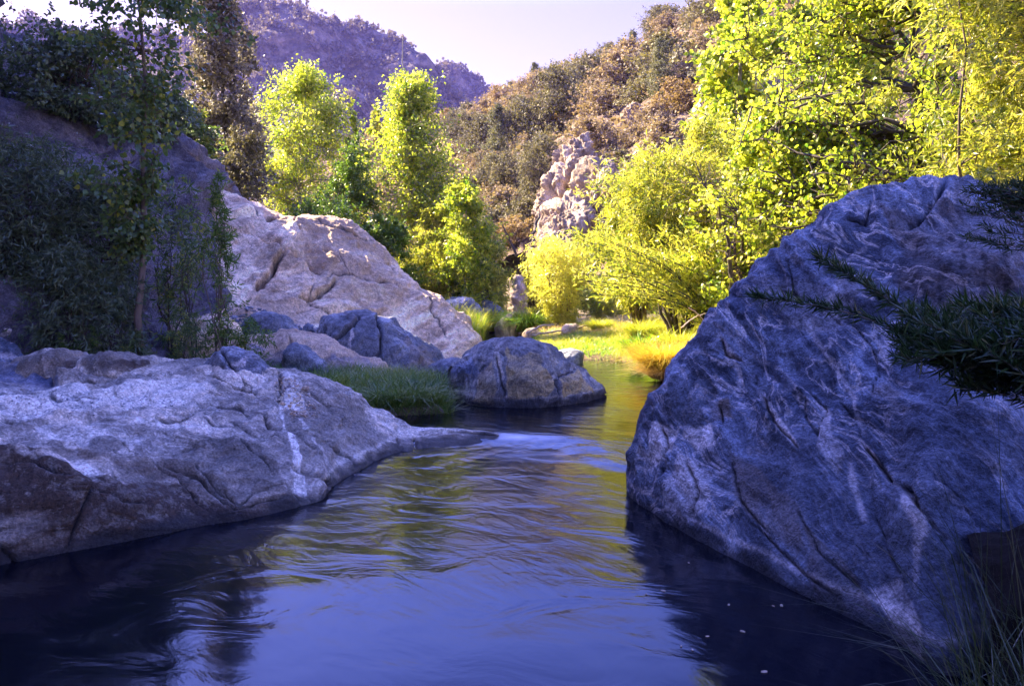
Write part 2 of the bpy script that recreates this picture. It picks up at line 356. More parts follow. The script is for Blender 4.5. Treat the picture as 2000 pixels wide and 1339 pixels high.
def envelope(shape, t):
    if shape == 'column': return np.interp(t, [0, .15, .4, .62, .82, 1], [.6, .95, 1, .72, .4, .05])
    if shape == 'spire': return np.interp(t, [0, .1, .3, .55, .8, 1], [.5, 1, .85, .55, .33, .04])
    if shape == 'egg': return np.interp(t, [0, .2, .5, .7, .85, .95, 1], [.6, .9, 1, .93, .68, .35, .08])
    if shape == 'taper': return np.interp(t, [0, .2, .45, .7, .88, 1], [1, 1, .72, .38, .17, .03])
    if shape == 'cone': return np.interp(t, [0, .15, .5, .85, 1], [.55, 1, .72, .4, .1])
    if shape == 'round': return np.interp(t, [0, .2, .5, .8, 1], [.55, .92, 1, .75, .2])
    if shape == 'fan': return np.interp(t, [0, .3, .7, .9, 1], [.2, .6, 1, .85, .3])
    return np.ones_like(t)
def tree(name, label, cat, base, H, Rr, shape, kind, nleaf, lsize, mat, bark, seed, z0=.15, nlimb=70, trunk_r=.08, stems=1, lean=(0, 0), gap=.0, gs=1.0,
         clump=.22, group=None, droop=.5, flat=1.0, limb_r=.25, up=.35, shell=.5, foliage='foliage', tint_hi=None, jit=.8, parts=True, at=None, trunkname='trunk', spread=1.0, along=.35):
    rng = np.random.default_rng(seed); base = np.asarray(base, float)
    lean = np.array([lean[0], lean[1], 0.]) * H
    stemsP = []
    for s_ in range(stems):
        a = rng.uniform(0, 6.28); out = (0 if stems == 1 else rng.uniform(.25, .75) * Rr * spread)
        hh = H * (rng.uniform(.95, 1.0) if stems == 1 else rng.uniform(.6, .92))
        tip = np.array([math.cos(a) * out, math.sin(a) * out * flat, hh]) + lean
        st = np.array([math.cos(a), math.sin(a), 0]) * (0 if stems == 1 else trunk_r * 2.0)
        p = wob(rng, st, tip, 12, .12 if stems == 1 else .4)
        if stems > 1:
            t = np.linspace(0, 1, 12); p[:, :2] = st[:2] + (p[:, :2] - st[:2]) * (t[:, None] ** .25) * np.interp(t, [0, 1], [.6, 1])[:, None]
        stemsP.append((p, np.interp(np.linspace(0, 1, 12), [0, .1, 1], [trunk_r * 1.25, trunk_r, trunk_r * .15])))
    # limb tips fill the crown's volume
    tips = []
    while len(tips) < nlimb:
        t = rng.uniform(0, 1); a = rng.uniform(0, 6.28); r = rng.uniform(shell, 1) ** .6
        e = float(envelope(shape, np.array(t))) * Rr * (1 + .55 * vn(np.array([[math.cos(a) * 1.6, math.sin(a) * 1.6, t * H / Rr * 1.3 + seed]]), seed)[0]) * rng.uniform(.85, 1.12)
        q = np.array([math.cos(a) * e * r, math.sin(a) * e * r * flat, (z0 + (1 - z0) * t) * H]) + lean * t
        if gap > 0 and fbm((q * gs + seed)[None], 2, seed)[0] < gap - .6: continue
        tips.append(q)
    limbs = []; LP = []; LD = []; LT = []
    per = max(1, nleaf // nlimb)
    for q in tips:
        ev = .3 + .7 * float(envelope(shape, np.array(np.clip((q[2] / H - z0) / (1 - z0), 0, 1))))
        p, r = stemsP[rng.integers(len(stemsP))]
        zt = q[2] - up * np.linalg.norm(q[:2] - p[-1][:2] * (q[2] / H)) - .03 * H
        i = int(np.clip(np.searchsorted(p[:, 2], zt), 1, 10)) if zt > 0 else 1
        c = wob(rng, p[i], q, 7, .45, .06); lr = min(r[i] * .6, limb_r * trunk_r * 1.2)
        limbs.append((c, np.linspace(lr, lr * .15, 7)))
        n = max(2, int(per * rng.uniform(.5, 1.5))); tt = rng.uniform(along, 1.08, n)
        cp = np.stack([np.interp(np.clip(tt, 0, 1), np.linspace(0, 1, 7), c[:, j]) for j in range(3)], -1)
        dv = unit((c[-1] - c[3])[None])[0]
        # twigs
        nt = max(2, n // 14)
        for _ in range(nt):
            k = rng.integers(2, 7); e2 = c[k] + (rng.normal(size=3) * clump * Rr * .9 + dv * clump * Rr * .5) * ev
            limbs.append((wob(rng, c[k], e2, 4, .3), np.linspace(lr * .35, lr * .1, 4)))
            m = n // nt; uu = rng.uniform(.2, 1, m)[:, None]
            LP.append(c[k] + (e2 - c[k]) * uu + rng.normal(size=(m, 3)) * clump * Rr * .16); LD.append(np.repeat(unit((e2 - c[k])[None]), m, 0)); LT.append(np.full(m, rng.uniform(0, 1)))
        g = n // 3
        LP.append(cp[:g] + rng.normal(size=(g, 3)) * clump * Rr * .35 * ev); LD.append(np.repeat(dv[None], g, 0)); LT.append(np.full(g, rng.uniform(0, 1)))
    LP = np.concatenate(LP); LD = np.concatenate(LD); LT = np.concatenate(LT)
    k = LP[:, 2] > .02; LP, LD, LT = LP[k], LD[k], LT[k]
    V, F, T = leaves_np(rng, LP, lsize, kind, droop, LD * .7, jit, LT * .72 + .28 * rng.uniform(0, 1, len(LT)))
    root = empty(name, base, label, cat, group)
    LV, LF = tubes_np(limbs, 4)
    if parts:
        for sp in stemsP:
            TV, TF = tubes_np([sp], 7); mk('trunk' if stems == 1 else 'stem', TV, TF, bark, root)
        mk('branches', LV, LF, bark, root)
    else:
        TV, TF = tubes_np(stemsP + limbs, 4); mk('branches', TV, TF, bark, root)
    mk(foliage, V, F, mat, root, False, {'tint': T})
    return root
def clone(root, loc, rz, s, label=None, group=None):
    r = root.copy(); COL.objects.link(r); r.location = [float(v) for v in loc]; r.rotation_euler = (0, 0, rz); r.scale = s if hasattr(s, '__len__') else (s, s, s)
    if label: r['label'] = label
    if group: r['group'] = group
    for ch in root.children:
        c = ch.copy(); COL.objects.link(c); c.parent = r
    return r
def blades_np(rng, P, H, wd, lean=.35, bend=.6, dirs=None):
    n = len(P); t = np.array([0, .35, .7, 1.]); a = rng.uniform(0, 6.28, n)
    D = np.stack([np.cos(a), np.sin(a), np.zeros(n)], -1)
    if dirs is not None: D = unit(D * .6 + dirs)
    h = (H * rng.uniform(.55, 1.15, n))[:, None]; ln = np.abs(rng.normal(lean, lean * .5, n))[:, None]; bd = np.abs(rng.normal(bend, bend * .4, n))[:, None]
    S = unit(np.cross(D, [0, 0, 1.])); a2 = rng.uniform(0, 6.28, n)[:, None]; S = S * np.cos(a2) + D * np.sin(a2) * .8
    C = P[:, None] + h[:, None] * ((ln * t + bd * t ** 2.4)[:, :, None] * D[:, None] + np.stack([0 * t, 0 * t, t - .0 * t], -1)[None] * np.array([0, 0, 1.]))
    C[..., 2] -= (h * bd * (t ** 3)[None] * .45)
    w = (wd * np.array([.8, 1, .7, .06]))[None, :, None] * rng.uniform(.7, 1.3, n)[:, None, None]
    L = C - S[:, None] * w * .5; Rr = C + S[:, None] * w * .5
    V = np.stack([L, Rr], 2).reshape(n, 8, 3)
    q = np.array([[0, 1, 3, 2], [2, 3, 5, 4], [4, 5, 7, 6]])
    F = (np.arange(n)[:, None, None] * 8 + q[None]).reshape(-1, 4)
    return V.reshape(-1, 3), F, np.repeat(rng.uniform(0, 1, n), 8)
# ================================================================== materials
M = {}
PALE = (.74, .66, .62)
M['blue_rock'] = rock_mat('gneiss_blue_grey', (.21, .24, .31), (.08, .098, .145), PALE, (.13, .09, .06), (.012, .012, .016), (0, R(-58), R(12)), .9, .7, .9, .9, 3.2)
M['shelf_rock'] = rock_mat('gneiss_shelf', (.66, .56, .44), (.33, .285, .235), (.88, .80, .68), (.065, .042, .028), (.02, .02, .022), (R(-12), R(-22), 0), 1.0, .7, .6, .8, 5.0)
M['granite'] = rock_mat('pale_granite', (.80, .60, .40), (.56, .40, .26), (.86, .70, .50), (.34, .22, .13), (.05, .045, .045), (R(25), R(35), R(10)), .55, .75, .3, .5, 3.0)
M['mid_rock'] = rock_mat('streaked_boulder', (.27, .26, .24), (.15, .15, .16), (.62, .54, .44), (.40, .30, .14), (.025, .025, .03), (R(10), R(60), R(0)), 1.3, .7, .3, .7, 4.0)
M['slate_rock'] = rock_mat('slate_boulder', (.25, .26, .29), (.14, .15, .18), PALE, (.26, .19, .13), (.03, .03, .035), (R(70), R(20), R(0)), 1.2, .7, .3, .6, 3.5)
M['cliff_rock'] = rock_mat('pink_cliff', (.62, .48, .36), (.40, .29, .21), (.75, .6, .45), (.25, .15, .08), (.06, .045, .04), (R(10), R(-75), R(0)), .5, .85, .1, 1.0, 3.0)
M['slope_rock'] = rock_mat('slope_rock', (.20, .18, .20), (.11, .10, .12), (.34, .31, .3), (.15, .11, .09), (.03, .03, .03), (R(30), R(50), R(0)), .5, .85, .2, .9, 3.0)
M['cottonwood'] = leaf_mat('cottonwood_leaves', (.07, .14, .015), (.41, .45, .05), (.74, .66, .15), .55)
M['willow'] = leaf_mat('willow_leaves', (.10, .15, .025), (.42, .41, .06), (.68, .60, .15), .5)
M['yellow_willow'] = leaf_mat('yellow_willow_leaves', (.36, .37, .07), (.58, .55, .12), (.7, .62, .2), .5)
M['green_leaf'] = leaf_mat('green_bush_leaves', (.05, .10, .02), (.12, .20, .03), (.25, .28, .04), .4)
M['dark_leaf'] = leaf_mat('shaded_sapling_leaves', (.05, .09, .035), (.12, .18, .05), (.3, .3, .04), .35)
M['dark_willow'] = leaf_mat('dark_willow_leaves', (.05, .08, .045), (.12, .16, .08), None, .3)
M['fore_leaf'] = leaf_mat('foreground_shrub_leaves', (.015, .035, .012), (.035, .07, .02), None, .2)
M['pine'] = leaf_mat('pine_needles', (.10, .09, .075), (.25, .215, .17), None, .2, .6)
M['hill_tree'] = leaf_mat('hillside_tree_leaves', (.075, .08, .045), (.19, .185, .10), None, .2, .7)
M['hill_oak'] = leaf_mat('hillside_oak_leaves', (.07, .065, .035), (.20, .175, .09), None, .2, .7)
M['hill_scrub'] = leaf_mat('dry_scrub_leaves', (.16, .12, .08), (.33, .25, .165), None, .2, .8)
M['hill_rust'] = leaf_mat('rusty_scrub_leaves', (.18, .125, .06), (.30, .21, .11), None, .25, .8)
M['mount_scrub'] = leaf_mat('mountain_scrub_leaves', (.07, .06, .065), (.19, .155, .15), None, .15, .8)
M['bark_grey'] = bark_mat('pale_grey_bark', (.33, .30, .26), (.16, .14, .12))
M['bark_dark'] = bark_mat('dark_bark', (.10, .075, .06), (.035, .027, .024))
M['bark_mid'] = bark_mat('brown_bark', (.20, .15, .10), (.09, .065, .05))
M['drift'] = bark_mat('bleached_wood', (.62, .50, .38), (.38, .28, .2))
M['grass_green'] = leaf_mat('green_grass', (.08, .20, .02), (.22, .36, .03), (.42, .44, .06), .4)
M['grass_shade'] = leaf_mat('sedge_grass', (.04, .09, .012), (.10, .19, .025), (.24, .27, .05), .35)
M['grass_lime'] = leaf_mat('lime_grass', (.22, .30, .03), (.42, .42, .05), (.6, .5, .12), .45)
M['grass_orange'] = leaf_mat('orange_sedge', (.36, .24, .03), (.60, .42, .06), (.55, .55, .12), .4)
M['grass_dry'] = leaf_mat('dry_grass', (.5, .36, .18), (.72, .55, .32), None, .4)
M['grass_dark'] = leaf_mat('dark_grass', (.02, .035, .015), (.06, .08, .03), None, .25)
M['shaded_earth'] = ground_mat('shade_dark_earth', [(.010, .008, .006), (.016, .012, .01), (.008, .009, .005), (.02, .016, .012)], (1, 8, 40))  # near-black soil colour, paints in the shade below the boulder's overhang
M['bank'] = ground_mat('stream_bank_soil', [(.10, .075, .05), (.16, .12, .08), (.07, .08, .03), (.2, .16, .1)], (.6, 4, 25))
M['hill'] = ground_mat('dry_hillside', [(.30, .21, .15), (.22, .155, .11), (.15, .105, .07), (.38, .28, .21)], (.12, .6, 4), 1.0, 1.0)
M['mount'] = ground_mat('mountain_scrub', [(.16, .13, .13), (.11, .09, .09), (.06, .05, .055), (.42, .33, .28)], (.02, .12, .5), 1.0, 5.0)

# ================================================================== ground
LT = ([-40, 8.3, 8.8, 9.4, 9.75, 10.5, 16, 17.5, 20, 27, 32, 45], [-9, -9, -3.4, -1.6, -.55, -.75, -1.0, -1.3, -1.25, -.6, -.4, -.3])
RT = ([-40, 0, 3, 6, 9, 12, 15, 16.6, 17.6, 20, 27, 32, 45], [2.5, 2.5, 2.4, 3.3, 3.0, 2.35, 2.3, 2.2, .9, .4, .1, -.2, -.3])
UZ = .06
def ground_h(x, y):
    x = np.asarray(x, float); y = np.asarray(y, float)
    d = np.maximum(np.interp(y, *LT) - x, x - np.interp(y, *RT))
    d = d + .12 * fbm(np.stack([x * 1.3, y * 1.3, 0 * x], -1), 2, 3)
    h = -.55 + .68 * ss(-.12, .22, d) + .05 * np.clip(d, 0, 5) + .04 * fbm(np.stack([x, y, 0 * x], -1), 3, 8) * (d > 0)
    h += .012 * np.clip(y - 12, 0, 40) * ss(0, 2, d)
    h += .42 * np.clip(x - 5.5 - .05 * y, 0, 60) + .3 * np.clip(-x - 9 - .3 * np.clip(y - 20, 0, 50), 0, 60)
    h = np.where(y > 45, h + .03 * (y - 45), h)
    h = np.minimum(h, 14 + .0 * h)
    return h
def build_ground():
    xs = np.concatenate([np.linspace(-500, -40, 12)[:-1], np.linspace(-40, -8, 40)[:-1], np.linspace(-8, 8, 200)[:-1], np.linspace(8, 40, 50)[:-1], np.linspace(40, 500, 12)])
    ys = np.concatenate([np.linspace(-60, 0, 20)[:-1], np.linspace(0, 30, 300)[:-1], np.linspace(30, 80, 60)[:-1], np.linspace(80, 800, 20)])
    X, Y = np.meshgrid(xs, ys); Z = ground_h(X, Y)
    tag(mk('ground', np.stack([X, Y, Z], -1), gridf(len(ys), len(xs)), M['bank']), kind='structure')
build_ground()

# ================================================================== water
def water_h(x, y):
    lip = np.interp(x, [-6, -.9, -.15, .5, .9, 1.6, 2.4, 4], [8.5, 8.4, 8.45, 8.35, 8.2, 8.4, 8.7, 9]); wd = np.interp(x, [-1, .4, .8, 2.5], [.45, .5, 1.2, 2.4])
    t = ss(0, 1, (lip - y) / wd)
    h = UZ * (1 - t)
    s = (lip - y)
    h = h + .012 * np.exp(-((s - .75 * wd - .1) / .22) ** 2) * (1 - ss(.9, 2.0, x)) - .012 * np.exp(-((s - wd) / .25) ** 2) * (1 - ss(.9, 2.0, x))
    fall = ss(-.2, .5, s) * np.exp(-np.clip(s, 0, 20) / 2.2)
    a = np.arctan2(x - .7, np.abs(s) + .6)
    q = np.stack([a * 5.5, np.log(np.abs(s) + 1.0) * 2.4, 0 * x], -1)
    h = h + .0095 * fall * fbm(q, 3, 12)
    h = h + .0035 * fbm(np.stack([x * .9 + .5 * y, y * 1.5 - .3 * x, 0 * x], -1), 3, 31) * ss(-.5, 1.5, s)
    return h
def build_water():
    xs = np.concatenate([np.linspace(-12, -5, 40)[:-1], np.linspace(-5, 3.5, 420)[:-1], np.linspace(3.5, 6, 10)])
    ys = np.concatenate([np.linspace(-14, 2, 40)[:-1], np.linspace(2, 10, 420)[:-1], np.linspace(10, 46, 240)])
    X, Y = np.meshgrid(xs, ys); Z = water_h(X, Y)
    # foam streak over the rock lip, with its sky reflection painted white
    lip = np.interp(X, [-.5, -.15, .5, .9], [8.5, 8.42, 8.3, 8.15])
    s = lip - Y
    f = np.exp(-((s - .10) / .10) ** 2) * ss(-.3, 0, X) * (1 - ss(.25, .62, X)) * (.75 + .5 * fbm(np.stack([X * 3, Y * 9, 0 * X], -1), 2, 4))
    f += .22 * np.exp(-((s - .7) / .35) ** 2) * ss(-.5, .1, X) * (1 - ss(.5, 1.2, X)) * np.clip(.6 + fbm(np.stack([X * 2.5, Y * 7, 0 * X], -1), 3, 14), 0, 1.5)
    s = NT('stream_water')
    v = s.coords((1.3, 2.1, 1), (0, 0, R(25)), .5, .5)
    n1 = s.n('TexNoise', i_Scale=1.3, i_Detail=4.0, i_Roughness=.5, i_Distortion=1.2); s.l(v, n1.inputs['Vector'])
    v2 = s.coords((8.0, 1.6, 1), (0, 0, R(-38)), .35, .7)
    n2 = s.n('TexNoise', i_Scale=1.4, i_Detail=6.0, i_Roughness=.6, i_Distortion=.5); s.l(v2, n2.inputs['Vector'])
    ge = s.n('NewGeometry'); sx = s.n('SeparateXYZ'); s.l(ge.outputs['Position'], sx.inputs[0])
    rough = s.n('MapRange'); s.l(sx.outputs[1], rough.inputs[0])
    for i, q in enumerate((3.2, 6.5, .22, 1.0)): rough.inputs[i + 1].default_value = q
    b = s.n('BsdfPrincipled', i_Roughness=.07, i_IOR=1.333); b.inputs['Base Color'].default_value = (.002, .003, .006, 1)
    at = s.n('Attribute', attribute_name='foam_sheen')
    s.l(s.mixc(at.outputs['Fac'], (.002, .003, .006), (.75, .75, .8)), b.inputs['Base Color'])
    s.l(s.math('MULTIPLY_ADD', at.outputs['Fac'], .5, .09), b.inputs['Roughness'])
    b.inputs['Specular IOR Level'].default_value = .5; b.inputs['Specular Tint'].default_value = (.36, .50, 1.0, 1)
    cm = s.n('TexNoise', i_Scale=.55, i_Detail=2.0); s.l(s.coords((1, 1, 1), (0, 0, 0), .8, .6), cm.inputs['Vector']); cf = s.ramp(cm.outputs['Fac'], [(.42, (.25, .25, .25)), (.6, (1, 1, 1))])
    hh = s.math('ADD', s.math('MULTIPLY', n1.outputs['Fac'], .9), s.math('MULTIPLY', n2.outputs['Fac'], s.math('MULTIPLY', cf, .5)))
    bp = s.n('Bump', i_Distance=.035); s.l(s.math('MULTIPLY', rough.outputs[0], .6), bp.inputs['Strength']); s.l(hh, bp.inputs['Height']); s.l(bp.outputs[0], b.inputs['Normal'])
    s.l(b.outputs[0], s.out.inputs[0])
    tag(mk('water', np.stack([X, Y, Z], -1), gridf(len(ys), len(xs)), s.m, attrs={'foam_sheen': np.clip(f, 0, 1).ravel()}), kind='structure')
build_water()

# ================================================================== left slope (in the shade)
def slope_z(x, y):
    x0 = np.interp(y, [0, 8, 10, 13, 16, 18, 21, 24, 30, 40, 60], [6.5, 5.2, 4.3, 4.4, 4.9, 5.5, 6.2, 9, 15, 24, 40])
    u = -x - x0; sY = np.interp(y, [0, 8, 10.5, 13, 18, 25, 35], [.2, .3, .42, .62, 1, 1, .8])
    z = np.interp(u, [-1, 0, .5, 1, 2, 3, 5, 8, 14, 30], [-1.4, 0, 1.7, 3.3, 5.1, 6.0, 6.6, 7.8, 10, 16]) * sY
    tall = ss(0, 1, (-x - (.60 * y + .45)) / 2.2) * (1 - ss(18.3, 22.5, y)) * ss(-6.5, -8.5, x)  # extra cliff height, mostly out of view, raised to shade the foreground
    return z + 15 * tall + ss(.3, 1.5, u) * .2
def build_slope():
    ys = np.concatenate([np.linspace(-25, 8, 50)[:-1], np.linspace(8, 24, 330)[:-1], np.linspace(24, 62, 70)])
    us = np.concatenate([np.linspace(-.8, 8, 330)[:-1], np.linspace(8, 40, 50)])
    U, Y = np.meshgrid(us, ys)
    X = -U - np.interp(Y, [0, 8, 10, 13, 16, 18, 21, 24, 30, 40, 60], [6.5, 5.2, 4.3, 4.4, 4.9, 5.5, 6.2, 9, 15, 24, 40])
    G = np.stack([X, Y, slope_z(X, Y)], -1)
    cr = [([(640 / 1.913, 430 / 1.913), (250, 330), (180, 400)], 4, 14), ([(-40, 300), (60, 292), (130, 318), (240, 345), (330, 400), (420, 470)], 4, 22, 10, 40), ([(60, 340), (150, 420), (260, 500), (350, 600)], 4, 14)]
    o = rock_finish('hillside', G, M['slope_rock'], [('r', .45, .28, 3), ('c', .8, .25, 8), ('f', 2.2, .07, 4), ('c', 2.5, .06, 9)], cr, [('pale', [(80, 340), (130, 325), (240, 360), (250, 420), (120, 430)], 25, .35)], None, 11, side=-1)
    tag(o, kind='structure')
build_slope()

# ================================================================== hills and mountains
def hill_loft(name, cols, m, n, mat, disp, back=40, drop=0):
    """cols: list of columns, each [(px,py,Y)...] from foot to ridge"""
    cols = [[(q[0], q[1] + drop * (i / (len(c) - 1)) ** 2, q[2]) for i, q in enumerate(c)] for c in cols]
    C = np.array([[W(*q) for q in c] for c in cols]).swapaxes(0, 1)
    bk = C[-1].copy(); bk[:, 1] += back; bk[:, 2] *= .7; b2 = bk.copy(); b2[:, 1] += back * 2; b2[:, 2] = 0
    C = np.concatenate([C, bk[None], b2[None]])
    G = loft(C, m, n); N = normals(G); N *= np.sign(-N[..., 1:2] + 1e-6) if N[..., 1].mean() > 0 else 1
    d = 0
    for kind, f, a, sd in disp: d = d + a * (fbm(G * f, 4, sd) if kind == 'f' else ridge(G * f, 3, sd))
    G = G + np.array([0, -.5, .8]) * d[..., None]
    o = mk(name, G, gridf(m, n), mat); tag(o, kind='structure'); return G
HG = hill_loft('hillside', [
    [(560, 560, 58), (560, 470, 70), (570, 390, 85), (580, 330, 100), (600, 285, 118)],
    [(740, 560, 50), (740, 460, 60), (740, 370, 75), (740, 300, 92), (735, 252, 112)],
    [(870, 560, 45), (870, 460, 55), (870, 360, 68), (870, 280, 85), (870, 216, 105)],
    [(960, 545, 42), (960, 450, 50), (965, 350, 62), (965, 260, 80), (965, 188, 100)],
    [(1040, 530, 38), (1040, 430, 46), (1045, 330, 58), (1050, 230, 74), (1050, 156, 92)],
    [(1110, 520, 36), (1110, 420, 42), (1115, 310, 52), (1120, 200, 70), (1120, 118, 90)],
    [(1190, 520, 34), (1190, 400, 40), (1195, 270, 50), (1200, 160, 66), (1200, 85, 86)],
    [(1280, 520, 32), (1280, 380, 38), (1285, 240, 48), (1290, 110, 62), (1290, 30, 82)],
    [(1400, 540, 30), (1400, 360, 36), (1400, 200, 46), (1400, 50, 60), (1400, -60, 80)],
    [(1650, 540, 26), (1650, 340, 34), (1650, 150, 44), (1650, -50, 60), (1650, -200, 80)],
    [(2100, 540, 24), (2100, 340, 32), (2100, 100, 42), (2100, -100, 60), (2100, -300, 80)],
    [(2700, 540, 22), (2700, 340, 30), (2700, 100, 40), (2700, -100, 55), (2700, -300, 75)]],
    200, 320, M['hill'], [('f', .08, 1.6, 21), ('f', .4, .5, 23), ('r', 1.1, .18, 24)], 25, 48)
MG = hill_loft('mountain', [
    [(-300, 480, 260), (-300, 300, 300), (-300, 150, 340), (-300, 60, 380)],
    [(60, 480, 260), (60, 300, 300), (60, 150, 340), (60, 50, 380)],
    [(200, 480, 260), (200, 300, 300), (200, 170, 340), (200, 58, 390)],
    [(330, 480, 255), (330, 300, 300), (330, 170, 350), (330, 74, 400)],
    [(420, 480, 250), (420, 300, 300), (420, 150, 345), (430, 60, 390)],
    [(490, 480, 240), (480, 300, 280), (485, 150, 320), (495, 24, 360)],
    [(540, 480, 240), (540, 290, 280), (545, 140, 320), (555, 22, 360)],
    [(620, 480, 245), (620, 300, 280), (622, 160, 320), (622, 42, 365)],
    [(700, 480, 250), (700, 310, 285), (705, 180, 325), (710, 68, 370)],
    [(780, 480, 255), (780, 320, 290), (785, 200, 330), (785, 92, 370)],
    [(850, 480, 260), (850, 330, 300), (850, 220, 335), (845, 135, 370)],
    [(885, 480, 262), (885, 340, 302), (885, 240, 335), (875, 178, 368)],
    [(960, 480, 265), (940, 380, 305), (925, 280, 335), (915, 235, 365)],
    [(1060, 500, 270), (1040, 400, 305), (1010, 330, 335), (1000, 300, 360)]],
    260, 420, M['mount'], [('r', .016, 5.5, 31), ('f', .07, 2.6, 33), ('f', .35, .8, 35)], 60, 14)
MG2 = hill_loft('mountain', [
    [(700, 480, 480), (700, 300, 500), (700, 180, 520)], [(800, 480, 480), (800, 280, 500), (800, 150, 520)],
    [(860, 480, 480), (860, 280, 500), (862, 142, 520)], [(890, 480, 480), (890, 280, 500), (893, 142, 520)],
    [(925, 480, 480), (925, 290, 500), (928, 162, 520)], [(955, 480, 480), (955, 300, 500), (958, 190, 520)],
    [(1000, 480, 480), (1000, 320, 500), (1000, 235, 520)], [(1100, 480, 480), (1100, 350, 500), (1100, 300, 520)]],
    120, 200, M['mount'], [('r', .02, 5, 41), ('f', .1, 2.5, 43), ('f', .4, .8, 45)], 60)

# ================================================================== rocks
# --- front left shelf
S = [
 [(-300, 1180, 4.05), (-300, 1060, 4.2), (-300, 930, 4.5), (-300, 850, 5.5), (-300, 740, 7.0), (-300, 700, 8.2)],
 [(0, 1118, 4.5), (0, 1010, 4.6), (0, 905, 4.85), (0, 845, 5.6), (0, 750, 7.0), (0, 715, 8.2)],
 [(130, 1086, 4.75), (130, 985, 4.85), (120, 893, 5.1), (120, 848, 5.8), (110, 765, 7.0), (110, 712, 8.1)],
 [(260, 1062, 5.0), (260, 1010, 5.08), (250, 930, 5.3), (235, 862, 5.9), (220, 770, 7.0), (215, 712, 8.1)],
 [(400, 1035, 5.28), (395, 1005, 5.35), (380, 950, 5.55), (365, 868, 6.1), (330, 775, 7.1), (330, 700, 8.2)],
 [(500, 1018, 5.48), (495, 985, 5.55), (480, 935, 5.75), (450, 860, 6.3), (410, 780, 7.2), (400, 700, 8.3)],
 [(580, 1000, 5.72), (575, 970, 5.8), (562, 920, 6.0), (530, 850, 6.6), (490, 780, 7.4), (462, 705, 8.3)],
 [(625, 983, 5.94), (622, 955, 6.02), (612, 905, 6.3), (590, 845, 6.8), (560, 780, 7.5), (538, 728, 8.25)],
 [(665, 945, 6.5), (664, 930, 6.55), (655, 890, 6.75), (640, 840, 7.1), (615, 785, 7.6), (600, 735, 8.25)],
 [(710, 918, 7.0), (709, 905, 7.05), (702, 875, 7.2), (690, 838, 7.45), (670, 795, 7.75), (655, 757, 8.3)],
 [(765, 892, 7.55), (764, 884, 7.6), (758, 862, 7.7), (750, 845, 7.85), (738, 820, 8.05), (725, 792, 8.4)],
 [(820, 882, 7.82), (820, 878, 7.85), (818, 866, 7.95), (815, 856, 8.1), (810, 846, 8.25), (800, 832, 8.45)],
 [(865, 880, 7.9), (865, 876, 7.93), (864, 866, 8.02), (862, 858, 8.15), (858, 846, 8.3), (852, 839, 8.45)],
 [(925, 880, 7.92), (925, 877, 7.97), (924, 868, 8.06), (922, 857, 8.2), (920, 848, 8.32), (915, 842, 8.45)],
 [(985, 874, 8.03), (984, 873, 8.06), (982, 869, 8.15), (980, 862, 8.24), (978, 857, 8.32), (972, 852, 8.42)]]
C = np.array([[W(*q) for q in c] for c in S]).swapaxes(0, 1)
lo = C[0].copy(); lo[:, 2] -= .4; bk = C[-1].copy(); bk[:, 1] += .7; bk[:, 2] -= .25 + .3 * np.clip(bk[:, 2], 0, 1); b2 = bk.copy(); b2[:, 1] += .8; b2[:, 2] -= .9; b2[:, 2] = np.minimum(b2[:, 2], .0)
NC = np.concatenate([lo[None], C, bk[None], b2[None]])
e1 = NC[:, :1].copy(); e1[..., 0] -= 2.2; e2 = e1.copy(); e2[..., 0] -= .5; e2[..., 2] = e2[..., 2] * .5 - .1; e3 = e2.copy(); e3[..., 0] -= .15; e3[..., 2] = -.5
G = loft(np.concatenate([e3, e2, e1, NC], 1), 420, 860)
CR = [
 ([(0, 890), (60, 900), (115, 935), (170, 945), (235, 985), (290, 990)], 7, 10, 14, 30),
 ([(165, 865), (215, 880), (300, 895), (380, 920), (430, 960), (460, 990), (500, 980), (560, 965)], 6, 22, 16, 26),
 ([(130, 1080), (155, 1010), (175, 960), (170, 935)], 5, 12), ([(0, 1060), (20, 1085), (30, 1100)], 6, 14),
 ([(330, 880), (380, 900), (420, 940), (470, 975)], 5, 14, 10, 22),
 ([(340, 870), (395, 858), (460, 865), (520, 900), (545, 930)], 5, 9, 8, 20),
 ([(500, 810), (540, 840), (580, 855), (620, 880)], 6, 16, 10, 18),
 ([(570, 910), (620, 935), (650, 950)], 8, 22, 10, 16), ([(460, 985), (500, 955), (560, 940), (590, 975)], 4, 12, 8, 14),
 ([(300, 822), (380, 826), (450, 838)], 4, 5), ([(585, 765), (640, 790), (680, 820)], 5, 12, 10, 20),
 ([(100, 740), (110, 720), (160, 690)], 5, 16, 12, 40), ([(110, 745), (200, 748), (260, 725), (290, 715)], 5, 12),
 ([(425, 695), (470, 740), (500, 775)], 4, 12, 10, 40), ([(395, 735), (430, 745), (480, 770), (545, 760)], 4, 8, 7, 30), ([(545, 730), (550, 760), (545, 785)], 6, 14),
 ([(440, 820), (500, 850), (560, 870)], 3, 5), ([(400, 790), (470, 800), (530, 830)], 3, 4), ([(780, 845), (785, 890)], 3, 8), ([(812, 848), (816, 884)], 4, 10), ([(640, 860), (690, 890), (700, 915)], 4, 9),
 ([(0, 815), (30, 828), (60, 812)], 5, 10), ([(60, 775), (140, 790), (210, 785)], 3, 4), ([(230, 850), (290, 900), (350, 930), (400, 990)], 4, 10, 8, 18)]
